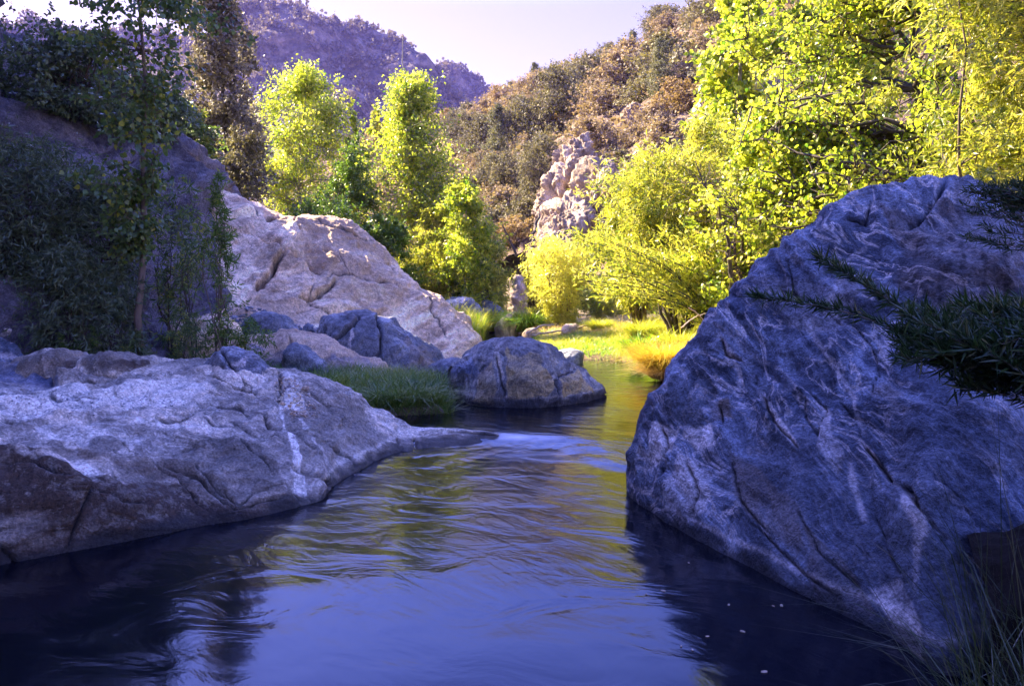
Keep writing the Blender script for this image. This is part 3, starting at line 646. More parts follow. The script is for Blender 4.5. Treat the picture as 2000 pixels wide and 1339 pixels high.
PT = [
 ('brown', [(-300, 870), (0, 872), (60, 885), (170, 915), (240, 945), (300, 925), (380, 950), (430, 990), (470, 1040), (0, 1130), (-300, 1190)], 22, .92),  # brown rock of the front face, deepened to paint in its shade
 ('brown', [(40, 860), (150, 872), (330, 892), (420, 925), (500, 985), (420, 1000), (330, 930), (200, 905), (60, 880)], 14, .75),
 ('brown', [(150, 950), (250, 960), (420, 965), (520, 975), (610, 985), (625, 1010), (300, 1075), (100, 1100)], 18, .8),
 ('brown', [(420, 930), (480, 920), (560, 950), (600, 975), (520, 990)], 10, .5),
 ('dark', [(0, 1085), (150, 1050), (420, 1015), (560, 1000), (640, 980), (640, 1010), (0, 1140)], 12, .5),
 ('dark', [(345, 872), (400, 858), (470, 866), (530, 905), (560, 940), (500, 955), (440, 960), (400, 925)], 16, .45),
 ('dark', [(130, 855), (230, 852), (260, 870), (200, 885), (140, 870)], 12, .4),
 ('pale', [(-200, 755), (60, 752), (200, 770), (330, 750), (400, 765), (360, 790), (200, 808), (60, 818), (-200, 822)], 18, .62),
 ('pale', [(60, 830), (160, 838), (300, 845), (250, 858), (100, 852)], 10, .4),
 ('pale', [(545, 730), (575, 730), (590, 770), (600, 800), (570, 810), (535, 790)], 9, .75),
 ('pale', [(562, 862), (572, 850), (585, 900), (606, 980), (582, 988), (574, 930)], 4, .95),
 ('pale', [(545, 790), (558, 830), (566, 870)], -3, .7), ('pale', [(570, 800), (610, 850), (645, 915)], -3, .45),
 ('pale', [(140, 850), (170, 880)], -7, .8), ('pale', [(150, 890), (185, 925), (195, 945)], -12, .7), ('pale', [(240, 820), (330, 832), (440, 842), (520, 862)], -3, .5),
 ('pale', [(380, 770), (420, 790), (430, 815)], -3, .3), ('brown', [(55, 700), (150, 688), (200, 700), (150, 735), (60, 735)], 14, .5), ('brown', [(160, 700), (280, 690), (290, 720), (180, 730)], 12, .4),
 ('brown', [(830, 850), (970, 855), (970, 880), (830, 885)], 6, .45), ('blue', [(-100, 700), (100, 705), (110, 750), (-100, 755)], 15, .5)]
o = rock_finish('rock_shelf', G, M['shelf_rock'], [('r', .9, .04, 3), ('s', .8, .08, 5), ('c', 1.6, .05, 9), ('f', 4, .010, 6), ('c', 5, .018, 19), ('c', 13, .008, 23), ('f', 22, .003, 7)], CR, PT, None, 5, wet=.0, axis=(.3, -.25, 1))
tag(o, 'broad grey water-worn rock shelf with brown front face sloping into the pool', 'rock shelf')

# --- big right boulder
S = [
 [(1330, 930, 7.2), (1380, 830, 7.25), (1450, 720, 7.2), (1560, 590, 7.1), (1655, 480, 7.0), (1722, 420, 6.9), (1762, 380, 6.7)],
 [(1242, 985, 5.9), (1260, 850, 5.95), (1334, 724, 6.0), (1455, 556, 5.95), (1566, 455, 5.9), (1628, 402, 6.0), (1702, 358, 6.0)],
 [(1340, 1050, 5.12), (1350, 905, 5.4), (1420, 762, 5.6), (1510, 605, 5.7), (1600, 482, 5.7), (1675, 410, 5.85), (1738, 353, 6.0)],
 [(1470, 1122, 4.47), (1480, 952, 4.85), (1530, 792, 5.2), (1580, 640, 5.45), (1655, 505, 5.55), (1715, 415, 5.75), (1772, 350, 6.0)],
 [(1620, 1203, 3.9), (1620, 1005, 4.4), (1640, 822, 4.85), (1665, 660, 5.2), (1712, 515, 5.4), (1765, 415, 5.65), (1808, 346, 6.0)],
 [(1740, 1272, 3.55), (1735, 1050, 4.05), (1742, 845, 4.55), (1755, 670, 5.0), (1785, 518, 5.25), (1820, 418, 5.55), (1842, 344, 6.0)],
 [(1850, 1345, 3.2), (1800, 1080, 3.75), (1815, 855, 4.3), (1845, 682, 4.8), (1865, 520, 5.1), (1878, 425, 5.5), (1888, 347, 6.0)],
 [(1960, 1330, 3.35), (1930, 1075, 3.85), (1930, 858, 4.28), (1945, 690, 4.65), (1955, 530, 4.95), (1955, 440, 5.35), (1940, 360, 6.0)],
 [(2100, 1290, 3.65), (2090, 1060, 3.95), (2070, 860, 4.4), (2060, 700, 4.75), (2050, 560, 5.0), (2030, 470, 5.35), (2000, 400, 6.0)],
 [(2350, 1230, 4.4), (2330, 1040, 4.7), (2300, 860, 5.1), (2270, 720, 5.4), (2220, 600, 5.7), (2160, 510, 5.9), (2090, 430, 6.2)],
 [(2500, 1000, 6.2), (2450, 900, 6.3), (2400, 790, 6.4), (2330, 700, 6.5), (2260, 600, 6.5), (2200, 520, 6.5), (2120, 450, 6.5)]]
C = np.array([[W(*q) for q in c] for c in S]).swapaxes(0, 1)
lo = C[0].copy(); lo[:, 2] -= .5; bk = C[-1].copy(); bk[:, 1] += .9; bk[:, 2] -= .5; b2 = bk.copy(); b2[:, 1] += .6; b2[:, 2] = -.2
G = loft(np.concatenate([lo[None], C, bk[None], b2[None]]), 620, 560)
CR = [
 ([(1820, 940), (1850, 955), (1872, 975), (1890, 1015), (1905, 1055)], 5, 16, 10, 25), ([(1745, 945), (1775, 955), (1820, 1045), (1850, 1060)], 6, 26, 14, 30),
 ([(1560, 600), (1545, 540), (1535, 500)], 2.5, 5), ([(1690, 870), (1720, 910), (1740, 945)], 5, 18),
 ([(1400, 660), (1412, 690), (1450, 700)], 4, 14, 8, 12), ([(1480, 765), (1510, 820), (1545, 860), (1565, 885)], 4, 12, 9, 20),
 ([(1640, 790), (1665, 815), (1700, 830)], 3, 7), ([(1580, 770), (1570, 810), (1600, 850), (1610, 800), (1585, 765)], 3, 7),
 ([(1690, 395), (1760, 392), (1820, 385), (1870, 392)], 9, 24, 22, 30), ([(1770, 440), (1800, 418), (1830, 385), (1850, 345)], 8, 22, 16, 30),
 ([(1650, 420), (1690, 430), (1700, 395)], 6, 14), ([(1385, 870), (1400, 850), (1410, 820), (1400, 790)], 4, 12, 8, 15),
 ([(1480, 1030), (1540, 1090), (1640, 1170)], 4, 9), ([(1560, 1000), (1600, 1080), (1700, 1160)], 4, 8), ([(1420, 890), (1450, 980), (1520, 1060)], 4, 8),
 ([(1700, 1000), (1740, 1060), (1770, 1130)], 4, 8), ([(1290, 830), (1300, 870), (1290, 930)], 4, 9, 8, 12), ([(1340, 900), (1360, 960), (1340, 1010)], 4, 8),
 ([(1460, 590), (1530, 570), (1600, 590), (1650, 640)], 3, 4), ([(1650, 620), (1700, 680), (1720, 740), (1700, 790)], 3, 5)]
PT = [
 ('pale', [(1270, 815), (1320, 840), (1310, 880), (1270, 910), (1255, 890)], 10, .8), ('pale', [(1340, 850), (1390, 830), (1400, 870), (1370, 880)], 12, .75),
 ('pale', [(1330, 890), (1380, 920), (1370, 1000), (1330, 1020), (1290, 960)], 14, .6), ('pale', [(1400, 655), (1420, 685), (1450, 700)], -5, .9),
 ('pale', [(1475, 760), (1500, 790), (1540, 850), (1560, 880)], -6, .7), ('pale', [(1600, 780), (1640, 850), (1660, 900), (1640, 940), (1600, 880)], 14, .6),
 ('pale', [(1700, 1150), (1770, 1130), (1790, 1200), (1800, 1290), (1740, 1240)], 16, .7), 
 ('pale', [(1560, 610), (1620, 700), (1660, 760), (1690, 850)], -5, .4), ('pale', [(1660, 900), (1670, 960), (1690, 1020)], -7, .5), ('pale', [(1780, 960), (1800, 1050), (1790, 1150)], -7, .45),
 ('pale', [(1380, 620), (1450, 680), (1520, 720), (1600, 800)], -3, .3), ('pale', [(1830, 350), (1830, 400)], -5, .6), ('pale', [(1590, 560), (1700, 460)], -3, .35), ('pale', [(1940, 560), (1950, 680)], -5, .35),
 ('pale', [(1500, 560), (1620, 530), (1700, 560), (1640, 640), (1540, 640)], 40, .22),
 ('dark', [(1310, 740), (1370, 690), (1400, 760), (1370, 830), (1310, 810)], 22, .45), ('blue', [(1440, 480), (1560, 450), (1640, 500), (1620, 600), (1500, 620), (1420, 600)], 30, .35),
 ('brown', [(1430, 880), (1500, 900), (1560, 1000), (1600, 1090), (1540, 1070), (1460, 980)], 34, .36), ('brown', [(1370, 780), (1420, 770), (1430, 820), (1390, 830)], 12, .5),
 ('brown', [(1720, 400), (1990, 400), (2000, 560), (1900, 640), (1760, 560)], 40, .4), ('brown', [(1560, 1020), (1680, 1130), (1720, 1210), (1600, 1150)], 15, .45),
 ('dark', [(1870, 350), (1878, 420)], -6, .5), ('dark', [(1880, 480), (1884, 600)], -5, .4), ('dark', [(1920, 470), (1926, 640)], -5, .4), ('dark', [(1840, 460), (1838, 600)], -5, .35), ('dark', [(1960, 460), (1975, 640)], -6, .4), ('dark', [(1790, 460), (1785, 560)], -5, .3)]
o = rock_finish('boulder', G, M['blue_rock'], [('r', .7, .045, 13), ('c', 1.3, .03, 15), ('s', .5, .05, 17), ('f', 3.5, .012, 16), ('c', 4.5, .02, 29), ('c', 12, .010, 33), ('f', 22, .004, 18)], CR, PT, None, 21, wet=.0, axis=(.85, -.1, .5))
tag(o, 'huge blue-grey swirled boulder leaning over the water, tallest rock of the scene', 'boulder')

# --- pale granite dome behind
S = [
 [(250, 660, 12.6), (240, 560, 13.8), (240, 470, 15), (250, 380, 16), (270, 300, 17)],
 [(400, 655, 13.2), (400, 570, 14.2), (400, 490, 15.2), (395, 420, 16.2), (400, 365, 17.2)],
 [(500, 660, 13.6), (495, 590, 14.5), (485, 515, 15.5), (478, 448, 16.4), (478, 397, 17.4)],
 [(590, 690, 13.8), (585, 615, 14.7), (575, 535, 15.7), (568, 462, 16.7), (560, 414, 17.6)],
 [(680, 705, 14), (670, 630, 15), (652, 555, 16), (640, 478, 17), (628, 424, 17.9)],
 [(760, 712, 14.5), (750, 650, 15.4), (725, 575, 16.3), (705, 490, 17.3), (690, 432, 18.1)],
 [(835, 708, 15.2), (825, 655, 15.9), (800, 595, 16.7), (760, 515, 17.8), (728, 462, 18.5)],
 [(908, 694, 16.2), (893, 648, 16.7), (858, 603, 17.4), (802, 556, 18.3), (757, 502, 18.9)],
 [(950, 690, 18.5), (930, 655, 18.8), (890, 625, 19.4), (830, 590, 19.8), (780, 540, 20)]]
C = np.array([[W(*q) for q in c] for c in S]).swapaxes(0, 1)
lo = C[0].copy(); lo[:, 2] -= .6; bk = C[-1].copy(); bk[:, 1] += 1.2; bk[:, 2] -= .5; b2 = bk.copy(); b2[:, 1] += 1; b2[:, 2] = -.3
G = loft(np.concatenate([lo[None], C, bk[None], b2[None]]), 380, 520)
CR = [
 ([(350, 440), (420, 455), (470, 468), (525, 490), (545, 505), (590, 520), (625, 538)], 7, 50, 30, 30), ([(540, 490), (548, 520), (520, 555), (495, 575)], 5, 26, 14, 22),
 ([(570, 440), (585, 470), (640, 500), (665, 520)], 4, 18, 14, 18), ([(660, 550), (620, 580), (580, 595)], 4, 18, 10, 14), ([(480, 400), (520, 445), (570, 445), (580, 420)], 3, 7, 8, 20),
 ([(580, 585), (620, 610), (660, 620)], 3, 9), ([(765, 510), (775, 545), (800, 560)], 5, 12, 10, 20), ([(590, 430), (650, 455), (700, 450), (740, 470)], 2.5, 4), ([(660, 500), (680, 540), (720, 555), (760, 560)], 2.5, 5),
 ([(530, 560), (560, 590), (600, 590), (615, 560)], 2.5, 5), ([(740, 610), (780, 640), (790, 665)], 3, 7), ([(630, 560), (650, 540), (700, 545)], 2, 4), ([(800, 570), (850, 620), (880, 660)], 3, 5)]
PT = [('brown', [(450, 385), (600, 415), (690, 428), (740, 470), (650, 480), (560, 450), (470, 425)], 20, .55), ('brown', [(590, 460), (660, 520), (650, 550), (600, 520)], 12, .5), ('brown', [(520, 420), (570, 415), (580, 440), (530, 445)], 8, .6),  # first brown patch paints the warm reflected light along the dome's top
 ('brown', [(660, 560), (700, 590), (720, 610)], -8, .55), ('brown', [(480, 560), (540, 570), (500, 600)], 12, .3), ('pale', [(400, 470), (480, 480), (520, 520), (460, 560), (390, 560)], 22, .35), ('pale', [(620, 600), (730, 600), (780, 640), (680, 650)], 20, .4)]
o = rock_finish('granite_dome', G, M['granite'], [('r', .45, .15, 3), ('c', .7, .07, 5), ('f', 2.0, .03, 6), ('c', 2.2, .04, 9), ('c', 6, .02, 19), ('f', 9, .008, 7)], CR, PT, None, 41)
tag(o, 'large pale granite dome with a long dark crack rising behind the grassy bank', 'rock')

def brock(label, top, base, Yb, T, mat, mn=(120, 200), disp=None, cracks=(), patches=(), seed=1, wet=None, name='boulder', p=.8, n=9, cat='boulder', group=None, dz=1.0):
    C = relief(top, base, Yb, T, n=n, p=p); G = loft(C, *mn)
    disp = disp or [('r', 1.2, .05 * dz, seed), ('c', 2.2, .05 * dz, seed + 2), ('f', 6, .012 * dz, seed + 3)]
    o = rock_finish(name, G, M[mat], disp, cracks, patches, None, seed, wet=wet); return tag(o, label, cat, group)
brock('rounded grey boulder with ochre patches standing in the middle of the stream', [(878, 712), (900, 690), (930, 672), (965, 664), (1000, 661), (1040, 668), (1080, 686), (1120, 715), (1155, 742), (1182, 768)],
      [(890, 790), (930, 791), (1000, 789), (1090, 782), (1150, 776), (1182, 770)], [10.1, 10.15, 10.45], 1.9, 'mid_rock', (200, 300), [('r', 1.3, .06, 2), ('c', 2.5, .05, 5), ('f', 8, .01, 6)],
      [([(965, 690), (975, 730), (985, 780)], 3, 8, 6, 14), ([(1080, 740), (1092, 785)], 3, 8, 6, 16), ([(1085, 735), (1120, 722)], 3, 7), ([(925, 690), (960, 680), (985, 690)], 3, 8, 8, 16)],
      [('brown', [(985, 680), (1040, 700), (1080, 745), (1070, 775), (1000, 778), (985, 720)], 8, .75), ('brown', [(930, 720), (960, 690), (965, 780), (925, 782)], 8, .55), ('brown', [(1085, 725), (1120, 725), (1160, 765), (1095, 775)], 6, .8),
       ('pale', [(968, 690), (972, 710), (980, 735)], -6, .9), ('blue', [(885, 700), (920, 680), (930, 720), (900, 770)], 10, .5), ('pale', [(1080, 735), (1060, 760)], -3, .5)], 7, wet=.09)
brock('dark blue-grey boulder with a notched top between the granite dome and the grass', [(622, 655), (632, 618), (655, 608), (690, 612), (705, 605), (735, 604), (775, 625), (810, 650), (845, 680), (870, 712)],
      [(628, 715), (700, 728), (800, 730), (868, 722)], [13.0, 13.6], 1.6, 'slate_rock', (150, 240), None,
      [([(700, 612), (690, 640), (650, 665)], 4, 12, 10, 18), ([(735, 606), (745, 650), (740, 700)], 4, 9, 8, 20)], [('brown', [(790, 650), (850, 680), (860, 715), (800, 715)], 12, .4), ('pale', [(690, 640), (680, 700)], -3, .5)], 13)
brock('low pale swirled rock below the gravel pocket, behind the grass patch', [(430, 668), (470, 655), (520, 652), (560, 645), (600, 650), (640, 665), (690, 690), (730, 706), (765, 726)],
      [(440, 720), (560, 735), (680, 735), (765, 730)], [11.6, 12.0], 1.6, 'granite', (130, 240), None, [([(560, 650), (580, 690), (600, 720)], 4, 8, 8, 18)], [('blue', [(430, 670), (560, 680), (560, 735), (430, 730)], 25, .5), ('blue', [(600, 690), (700, 700), (740, 730), (600, 735)], 20, .4)], 15)
brock('small rounded grey rock half buried at the left end of the grass patch', [(545, 705), (560, 680), (585, 670), (610, 685), (640, 712)], [(548, 725), (600, 732), (640, 728)], 10.9, .6, 'slate_rock', (70, 110), None, (), (), 17)
brock('rounded blue rock beside the gravel pocket at the foot of the dome', [(475, 640), (490, 618), (515, 610), (550, 615), (580, 640)], [(478, 655), (530, 662), (580, 655)], 12.8, .8, 'slate_rock', (70, 110), None, (), (), 18)
brock('pale boulder under the saplings, tilted slab with white edge', [(330, 640), (370, 615), (420, 608), (450, 625), (475, 665)], [(335, 690), (400, 700), (475, 690)], 11.2, 1.0, 'granite', (90, 140), None, (), [('pale', [(400, 612), (440, 640), (450, 680)], -6, .6)], 19)
brock('tall rounded boulder at the edge of the picture under the dark willow', [(-120, 640), (-60, 585), (0, 572), (30, 595), (50, 635), (90, 668), (120, 690)], [(-120, 740), (0, 735), (120, 715)], 8.9, 1.3, 'shelf_rock', (120, 200), None,
      [([(-20, 620), (20, 640), (60, 660)], 4, 10, 8, 18)], [('brown', [(0, 590), (40, 620), (50, 660), (0, 665)], 12, .4), ('pale', [(-40, 580), (0, 600), (-10, 640)], 12, .5)], 23)
brock('low blue rock with pale veins in front of the tall left boulder', [(-120, 700), (-40, 660), (0, 655), (35, 672), (60, 700), (78, 722)], [(-120, 755), (0, 752), (78, 735)], 8.0, .9, 'blue_rock', (100, 170), None, (), [('pale', [(-20, 690), (20, 700), (50, 715)], -4, .6)], 25)
brock('rounded brownish hump at the back of the shelf, nearest the tall left boulder', [(5, 715), (40, 700), (95, 680), (150, 677), (185, 690), (210, 712)], [(10, 745), (120, 748), (205, 742)], 7.6, .9, 'shelf_rock', (90, 160), None, (), [('brown', [(20, 700), (150, 680), (190, 720), (60, 735)], 12, .6)], 27, p=.7)
brock('broad brown hump at the back of the shelf, below the thin sapling trunk', [(108, 735), (125, 705), (165, 686), (215, 680), (260, 684), (290, 696), (318, 712)], [(112, 760), (200, 762), (300, 740)], 7.5, 1.0, 'shelf_rock', (90, 180), None, (), [('brown', [(150, 700), (220, 682), (300, 700), (250, 735), (170, 735)], 14, .65)], 29, p=.7)
brock('grey rounded block at the crest of the shelf split by a dark joint', [(395, 735), (418, 704), (440, 689), (468, 685), (500, 695), (525, 712), (545, 735)], [(400, 765), (470, 780), (545, 765)], 7.75, .75, 'slate_rock', (100, 170), None, [([(430, 690), (450, 715), (480, 745)], 4, 12, 10, 20)], [('pale', [(450, 710), (480, 700)], -3, .5)], 31, p=.7)
# far bank stones
brock('flat grey stone lying at the edge of the sunlit bank', [(1083, 692), (1095, 684), (1120, 682), (1138, 686), (1140, 696)], [(1085, 703), (1110, 706), (1140, 705)], 16.0, .8, 'slate_rock', (50, 80), None, (), (), 33, dz=.6)
brock('angular pink boulder leaning among the reeds upstream', [(968, 640), (975, 625), (995, 610), (1008, 606), (1012, 620), (1010, 640)], [(968, 648), (990, 650), (1010, 648)], 24.5, .9, 'cliff_rock', (60, 80), None, (), (), 35)
brock('dark slanting boulder under the green bushes upstream', [(858, 600), (880, 585), (915, 578), (935, 590), (945, 608)], [(862, 622), (900, 625), (945, 620)], 25.5, 1.5, 'slate_rock', (60, 80), None, (), [('pale', [(865, 598), (910, 582)], -5, .8)], 37)
brock('small shaded boulder next to the dark slanting one upstream', [(935, 600), (950, 586), (970, 590), (985, 608)], [(937, 618), (985, 618)], 27, 1.2, 'slate_rock', (50, 70), None, (), (), 38)
brock('pale angular rock between the green bushes and the yellow willow', [(985, 575), (993, 545), (1008, 535), (1022, 545), (1030, 585)], [(985, 600), (1030, 600)], 33, 1.8, 'cliff_rock', (60, 70), None, (), (), 39)
brock('tan stone in the shallow stream bed', [(1020, 652), (1028, 640), (1045, 638), (1058, 650)], [(1020, 659), (1058, 659)], 22.5, .5, 'cliff_rock', (40, 60), None, (), (), 41, dz=.4)
brock('bleached stone on the dry bank below the willows', [(1096, 640), (1105, 632), (1125, 630), (1140, 640)], [(1096, 648), (1140, 648)], 21.5, .5, 'cliff_rock', (40, 60), None, (), (), 42, dz=.4)
brock('smooth blue stone at the foot of the granite dome beside the mid-stream boulder', [(838, 716), (860, 702), (890, 698), (915, 705), (930, 722)], [(840, 735), (930, 735)], 11.6, .7, 'slate_rock', (50, 80), None, (), (), 43, dz=.6)

# cliff outcrops on the right hillside
def hill_hit(px, py, G=HG):
    Q = PX(G); d = (Q[..., 0] - px) ** 2 + (Q[..., 1] - py) ** 2 + np.where(G[..., 1] > 118, 1e9, 0)
    i = np.unravel_index(np.argmin(d), d.shape); return G[i]
cl = [('tall fluted pink cliff below the hillside oaks', [(1098, 335), (1108, 300), (1122, 274), (1136, 268), (1148, 290), (1150, 330)], [(1098, 372), (1150, 372)]),
      ('broad pink cliff slab in the middle of the outcrop', [(1075, 395), (1082, 350), (1100, 335), (1130, 340), (1140, 380)], [(1070, 425), (1140, 420)]),
      ('rounded pale cliff block touching the bright willow leaves', [(1142, 395), (1150, 345), (1168, 325), (1186, 335), (1192, 395)], [(1140, 432), (1192, 432)]),
      ('shadowed broken cliff step under the broad slab', [(1078, 440), (1084, 402), (1100, 395), (1122, 400), (1130, 440)], [(1076, 470), (1130, 470)]),
      ('lowest pale cliff block just above the yellow willow', [(1068, 500), (1074, 455), (1090, 440), (1112, 450), (1122, 500)], [(1068, 530), (1122, 530)]),
      ('small bleached rock knob left of the fluted cliff', [(1024, 350), (1028, 335), (1036, 330), (1040, 350)], [(1022, 362), (1042, 362)]),
      ('small pale rock high on the hillside among round shrubs', [(1225, 235), (1229, 214), (1237, 210), (1241, 235)], [(1224, 245), (1242, 245)])]
for i, (lb, tp, bs) in enumerate(cl):
    cx = np.mean([q[0] for q in bs]); tp = [(cx + (x - cx) * 1.6, y - 8) for x, y in tp]; bs = [(cx + (x - cx) * 1.6, y) for x, y in bs]
    h = hill_hit(np.mean([q[0] for q in bs]), np.mean([q[1] for q in bs]))
    brock(lb, tp, bs, float(h[1]) - .6, 3.0 if i < 5 else 2.2, 'cliff_rock', (150, 150), [('v', .6, .45, 60 + i), ('c', .9, .25, 65 + i), ('v', 1.8, .2, 70 + i), ('c', 3, .12, 75 + i), ('f', 9, .03, 2)], (), (), 60 + i, name='cliff_rock', cat='cliff', p=.6, group='cliff rocks on the right hillside')
# ================================================================== trees and shrubs
def gz(x, y):
    return float(max(ground_h(x, y), slope_z(x, y) if -x > 3.5 and y < 62 else -9))
def B(px, Y, dz=-.05):
    x = (px - 1000) / FPX * Y * 1.0
    return (x, Y, gz(x, Y) + dz)
def HT(py, px, Y):
    return float(W(px, py, Y)[2]) - B(px, Y)[2]
def TR(name, label, cat, px, Y, top, Rpx, shape, kind, nleaf, ls, mat, bark, seed, **k):
    return tree(name, label, cat, B(px, Y), HT(top, px, Y), Rpx * Y / FPX, shape, kind, nleaf, ls, M[mat], M[bark], seed, **k)
# centre valley
TR('cottonwood_tree', 'tall slim bright cottonwood with a pale trunk at the middle of the valley', 'tree', 826, 30, 50, 112, 'taper', 'oval', 20000, .125, 'cottonwood', 'bark_grey', 101, z0=.1, nlimb=95, trunk_r=.10, gap=.5, gs=.5, clump=.3, lean=(-.06, 0), shell=.2)
TR('cottonwood_tree', 'full rounded yellow-green cottonwood standing beside the dark pine', 'tree', 606, 34, 128, 112, 'egg', 'oval', 34000, .125, 'cottonwood', 'bark_grey', 103, z0=.02, nlimb=120, trunk_r=.12, clump=.26, shell=.3)
TR('bush', 'dark green bushy tree between the rounded cottonwood and the slim one', 'bush', 700, 31, 262, 66, 'round', 'oval', 13000, .12, 'green_leaf', 'bark_mid', 105, z0=.02, nlimb=90, stems=4, trunk_r=.06)
TR('bush', 'low dark green bush just behind the top of the granite dome', 'bush', 640, 27, 372, 95, 'round', 'oval', 9000, .11, 'green_leaf', 'bark_mid', 106, z0=.02, nlimb=80, stems=5, trunk_r=.05)
TR('bush', 'green bush at the right shoulder of the granite dome', 'bush', 758, 27, 415, 55, 'round', 'oval', 12000, .11, 'green_leaf', 'bark_mid', 107, z0=.02, nlimb=80, stems=5, trunk_r=.05)
TR('cottonwood_tree', 'young bright cottonwood with a pointed top right of the slim tall one', 'tree', 912, 27.5, 348, 62, 'egg', 'oval', 15000, .11, 'cottonwood', 'bark_grey', 109, z0=.05, nlimb=80, trunk_r=.06)
TR('willow_bush', 'yellow-green willow bush in front of the slim tall cottonwood', 'bush', 850, 28.5, 405, 70, 'round', 'willow', 10000, .19, 'willow', 'bark_mid', 111, z0=.02, nlimb=80, stems=6, trunk_r=.04)
TR('willow_bush', 'olive willow bush overhanging the upstream reeds', 'bush', 945, 29, 452, 58, 'round', 'willow', 10000, .18, 'willow', 'bark_mid', 112, z0=.02, nlimb=70, stems=6, trunk_r=.04)
TR('sapling', 'thin isolated sapling top against the blue mountain', 'tree', 690, 33, 188, 16, 'column', 'oval', 700, .16, 'cottonwood', 'bark_grey', 113, z0=.4, nlimb=26, trunk_r=.04)
TR('sapling', 'faint slender sapling left of the slim tall cottonwood', 'tree', 738, 36, 200, 26, 'column', 'oval', 1300, .16, 'willow', 'bark_grey', 114, z0=.3, nlimb=36, trunk_r=.04)
# conifers at the left
TR('pine_tree', 'tall dark open-crowned pine on the left slope against the sky', 'tree', 428, 27, -60, 150, 'cone', 'tuft', 24000, .10, 'pine', 'bark_dark', 121, z0=.12, nlimb=120, trunk_r=.13, clump=.18, shell=.1, up=.1, jit=1.2)
TR('pine_tree', 'smaller dark pine just right of the tall open-crowned one', 'tree', 492, 30, 50, 60, 'cone', 'tuft', 10000, .10, 'pine', 'bark_dark', 122, z0=.1, nlimb=80, trunk_r=.09, clump=.25, shell=.1, up=.1, jit=1.2)
TR('oak_tree', 'dark oak with sunlit edges in front of the two pines', 'tree', 478, 25, 240, 70, 'round', 'oval', 10000, .10, 'hill_oak', 'bark_dark', 123, z0=.08, nlimb=80, trunk_r=.1)
TR('oak_tree', 'dark rounded oak on the slope edge behind the thin saplings', 'tree', 375, 23, 195, 62, 'round', 'oval', 9000, .10, 'dark_leaf', 'bark_dark', 124, z0=.08, nlimb=80, trunk_r=.1)
# yellow willows and right bank
TR('willow_bush', 'small glowing yellow willow with several bare stems on the dry bank', 'bush', 1095, 24.5, 470, 88, 'fan', 'willow', 12000, .13, 'yellow_willow', 'bark_mid', 131, z0=.12, nlimb=90, stems=9, trunk_r=.03, clump=.25, shell=.2)
TR('willow_bush', 'pale yellow willow shoot behind the glowing one, touching the cliff rocks', 'bush', 1050, 25.5, 486, 38, 'round', 'willow', 4500, .13, 'yellow_willow', 'bark_mid', 132, z0=.08, nlimb=50, stems=6, trunk_r=.03)
TR('willow_bush', 'large yellow-green willow with arching dark stems on the right bank', 'bush', 1325, 17.6, 300, 165, 'fan', 'willow', 18000, .15, 'willow', 'bark_dark', 133, z0=.30, nlimb=150, stems=16, trunk_r=.045, clump=.16, shell=.15, spread=1.3, flat=.7)
TR('willow_bush', 'low bright bush on the dry ground right of the glowing willow', 'bush', 1185, 27, 545, 60, 'round', 'willow', 6000, .13, 'willow', 'bark_mid', 171, z0=.03, nlimb=60, stems=6, trunk_r=.03)
TR('willow_bush', 'low olive bush at the end of the dry ground behind the lone lime tussock', 'bush', 1240, 30, 520, 70, 'round', 'willow', 6000, .15, 'willow', 'bark_mid', 172, z0=.03, nlimb=60, stems=6, trunk_r=.03)
TR('willow_bush', 'low yellow-green bush behind the arching willow stems', 'bush', 1360, 25, 520, 90, 'round', 'willow', 7000, .13, 'willow', 'bark_mid', 173, z0=.03, nlimb=60, stems=6, trunk_r=.03)
TR('willow_bush', 'bright willow thicket below the pink cliff outcrop', 'bush', 1245, 21.5, 340, 85, 'round', 'willow', 13000, .19, 'willow', 'bark_mid', 134, z0=.2, nlimb=110, stems=9, trunk_r=.05, clump=.2)
TR('willow_bush', 'bright willow thicket between the right cottonwoods and the arching one', 'bush', 1390, 20, 230, 120, 'round', 'willow', 13000, .18, 'willow', 'bark_mid', 135, z0=.2, nlimb=110, stems=8, trunk_r=.06, clump=.2)
TR('cottonwood_tree', 'large yellow-leaved cottonwood whose crown edge meets the sky', 'tree', 1560, 20.5, -170, 255, 'column', 'heart', 40000, .112, 'cottonwood', 'bark_dark', 141, z0=.1, nlimb=190, trunk_r=.17, clump=.16, shell=.25, gap=.7, gs=.55, up=.2, limb_r=.5)
TR('cottonwood_tree', 'cottonwood with broad glowing leaves hanging over the giant boulder', 'tree', 1760, 15, -260, 300, 'column', 'heart', 38000, .086, 'cottonwood', 'bark_dark', 142, z0=.1, nlimb=190, trunk_r=.14, clump=.15, shell=.25, gap=.7, gs=.6, up=.2, flat=.8, limb_r=.5)
TR('cottonwood_tree', 'low leafy cottonwood crown between the arching willow and the giant boulder', 'tree', 1500, 15.5, 215, 170, 'round', 'heart', 19000, .085, 'cottonwood', 'bark_mid', 143, z0=.1, nlimb=110, trunk_r=.07, clump=.18, flat=.8)
TR('willow_tree', 'tall willow with long narrow leaves above the right shoulder of the giant boulder', 'tree', 1960, 9.6, -420, 290, 'fan', 'willow', 24000, .12, 'willow', 'bark_mid', 144, z0=.12, nlimb=170, stems=10, trunk_r=.03, clump=.14, shell=.15, flat=.6)
TR('willow_tree', 'willow with slanting thin stems filling the upper corner of the valley side', 'tree', 2110, 8.6, -500, 330, 'fan', 'willow', 20000, .11, 'willow', 'bark_dark', 145, z0=.12, nlimb=140, stems=9, trunk_r=.03, clump=.14, shell=.15, flat=.5)
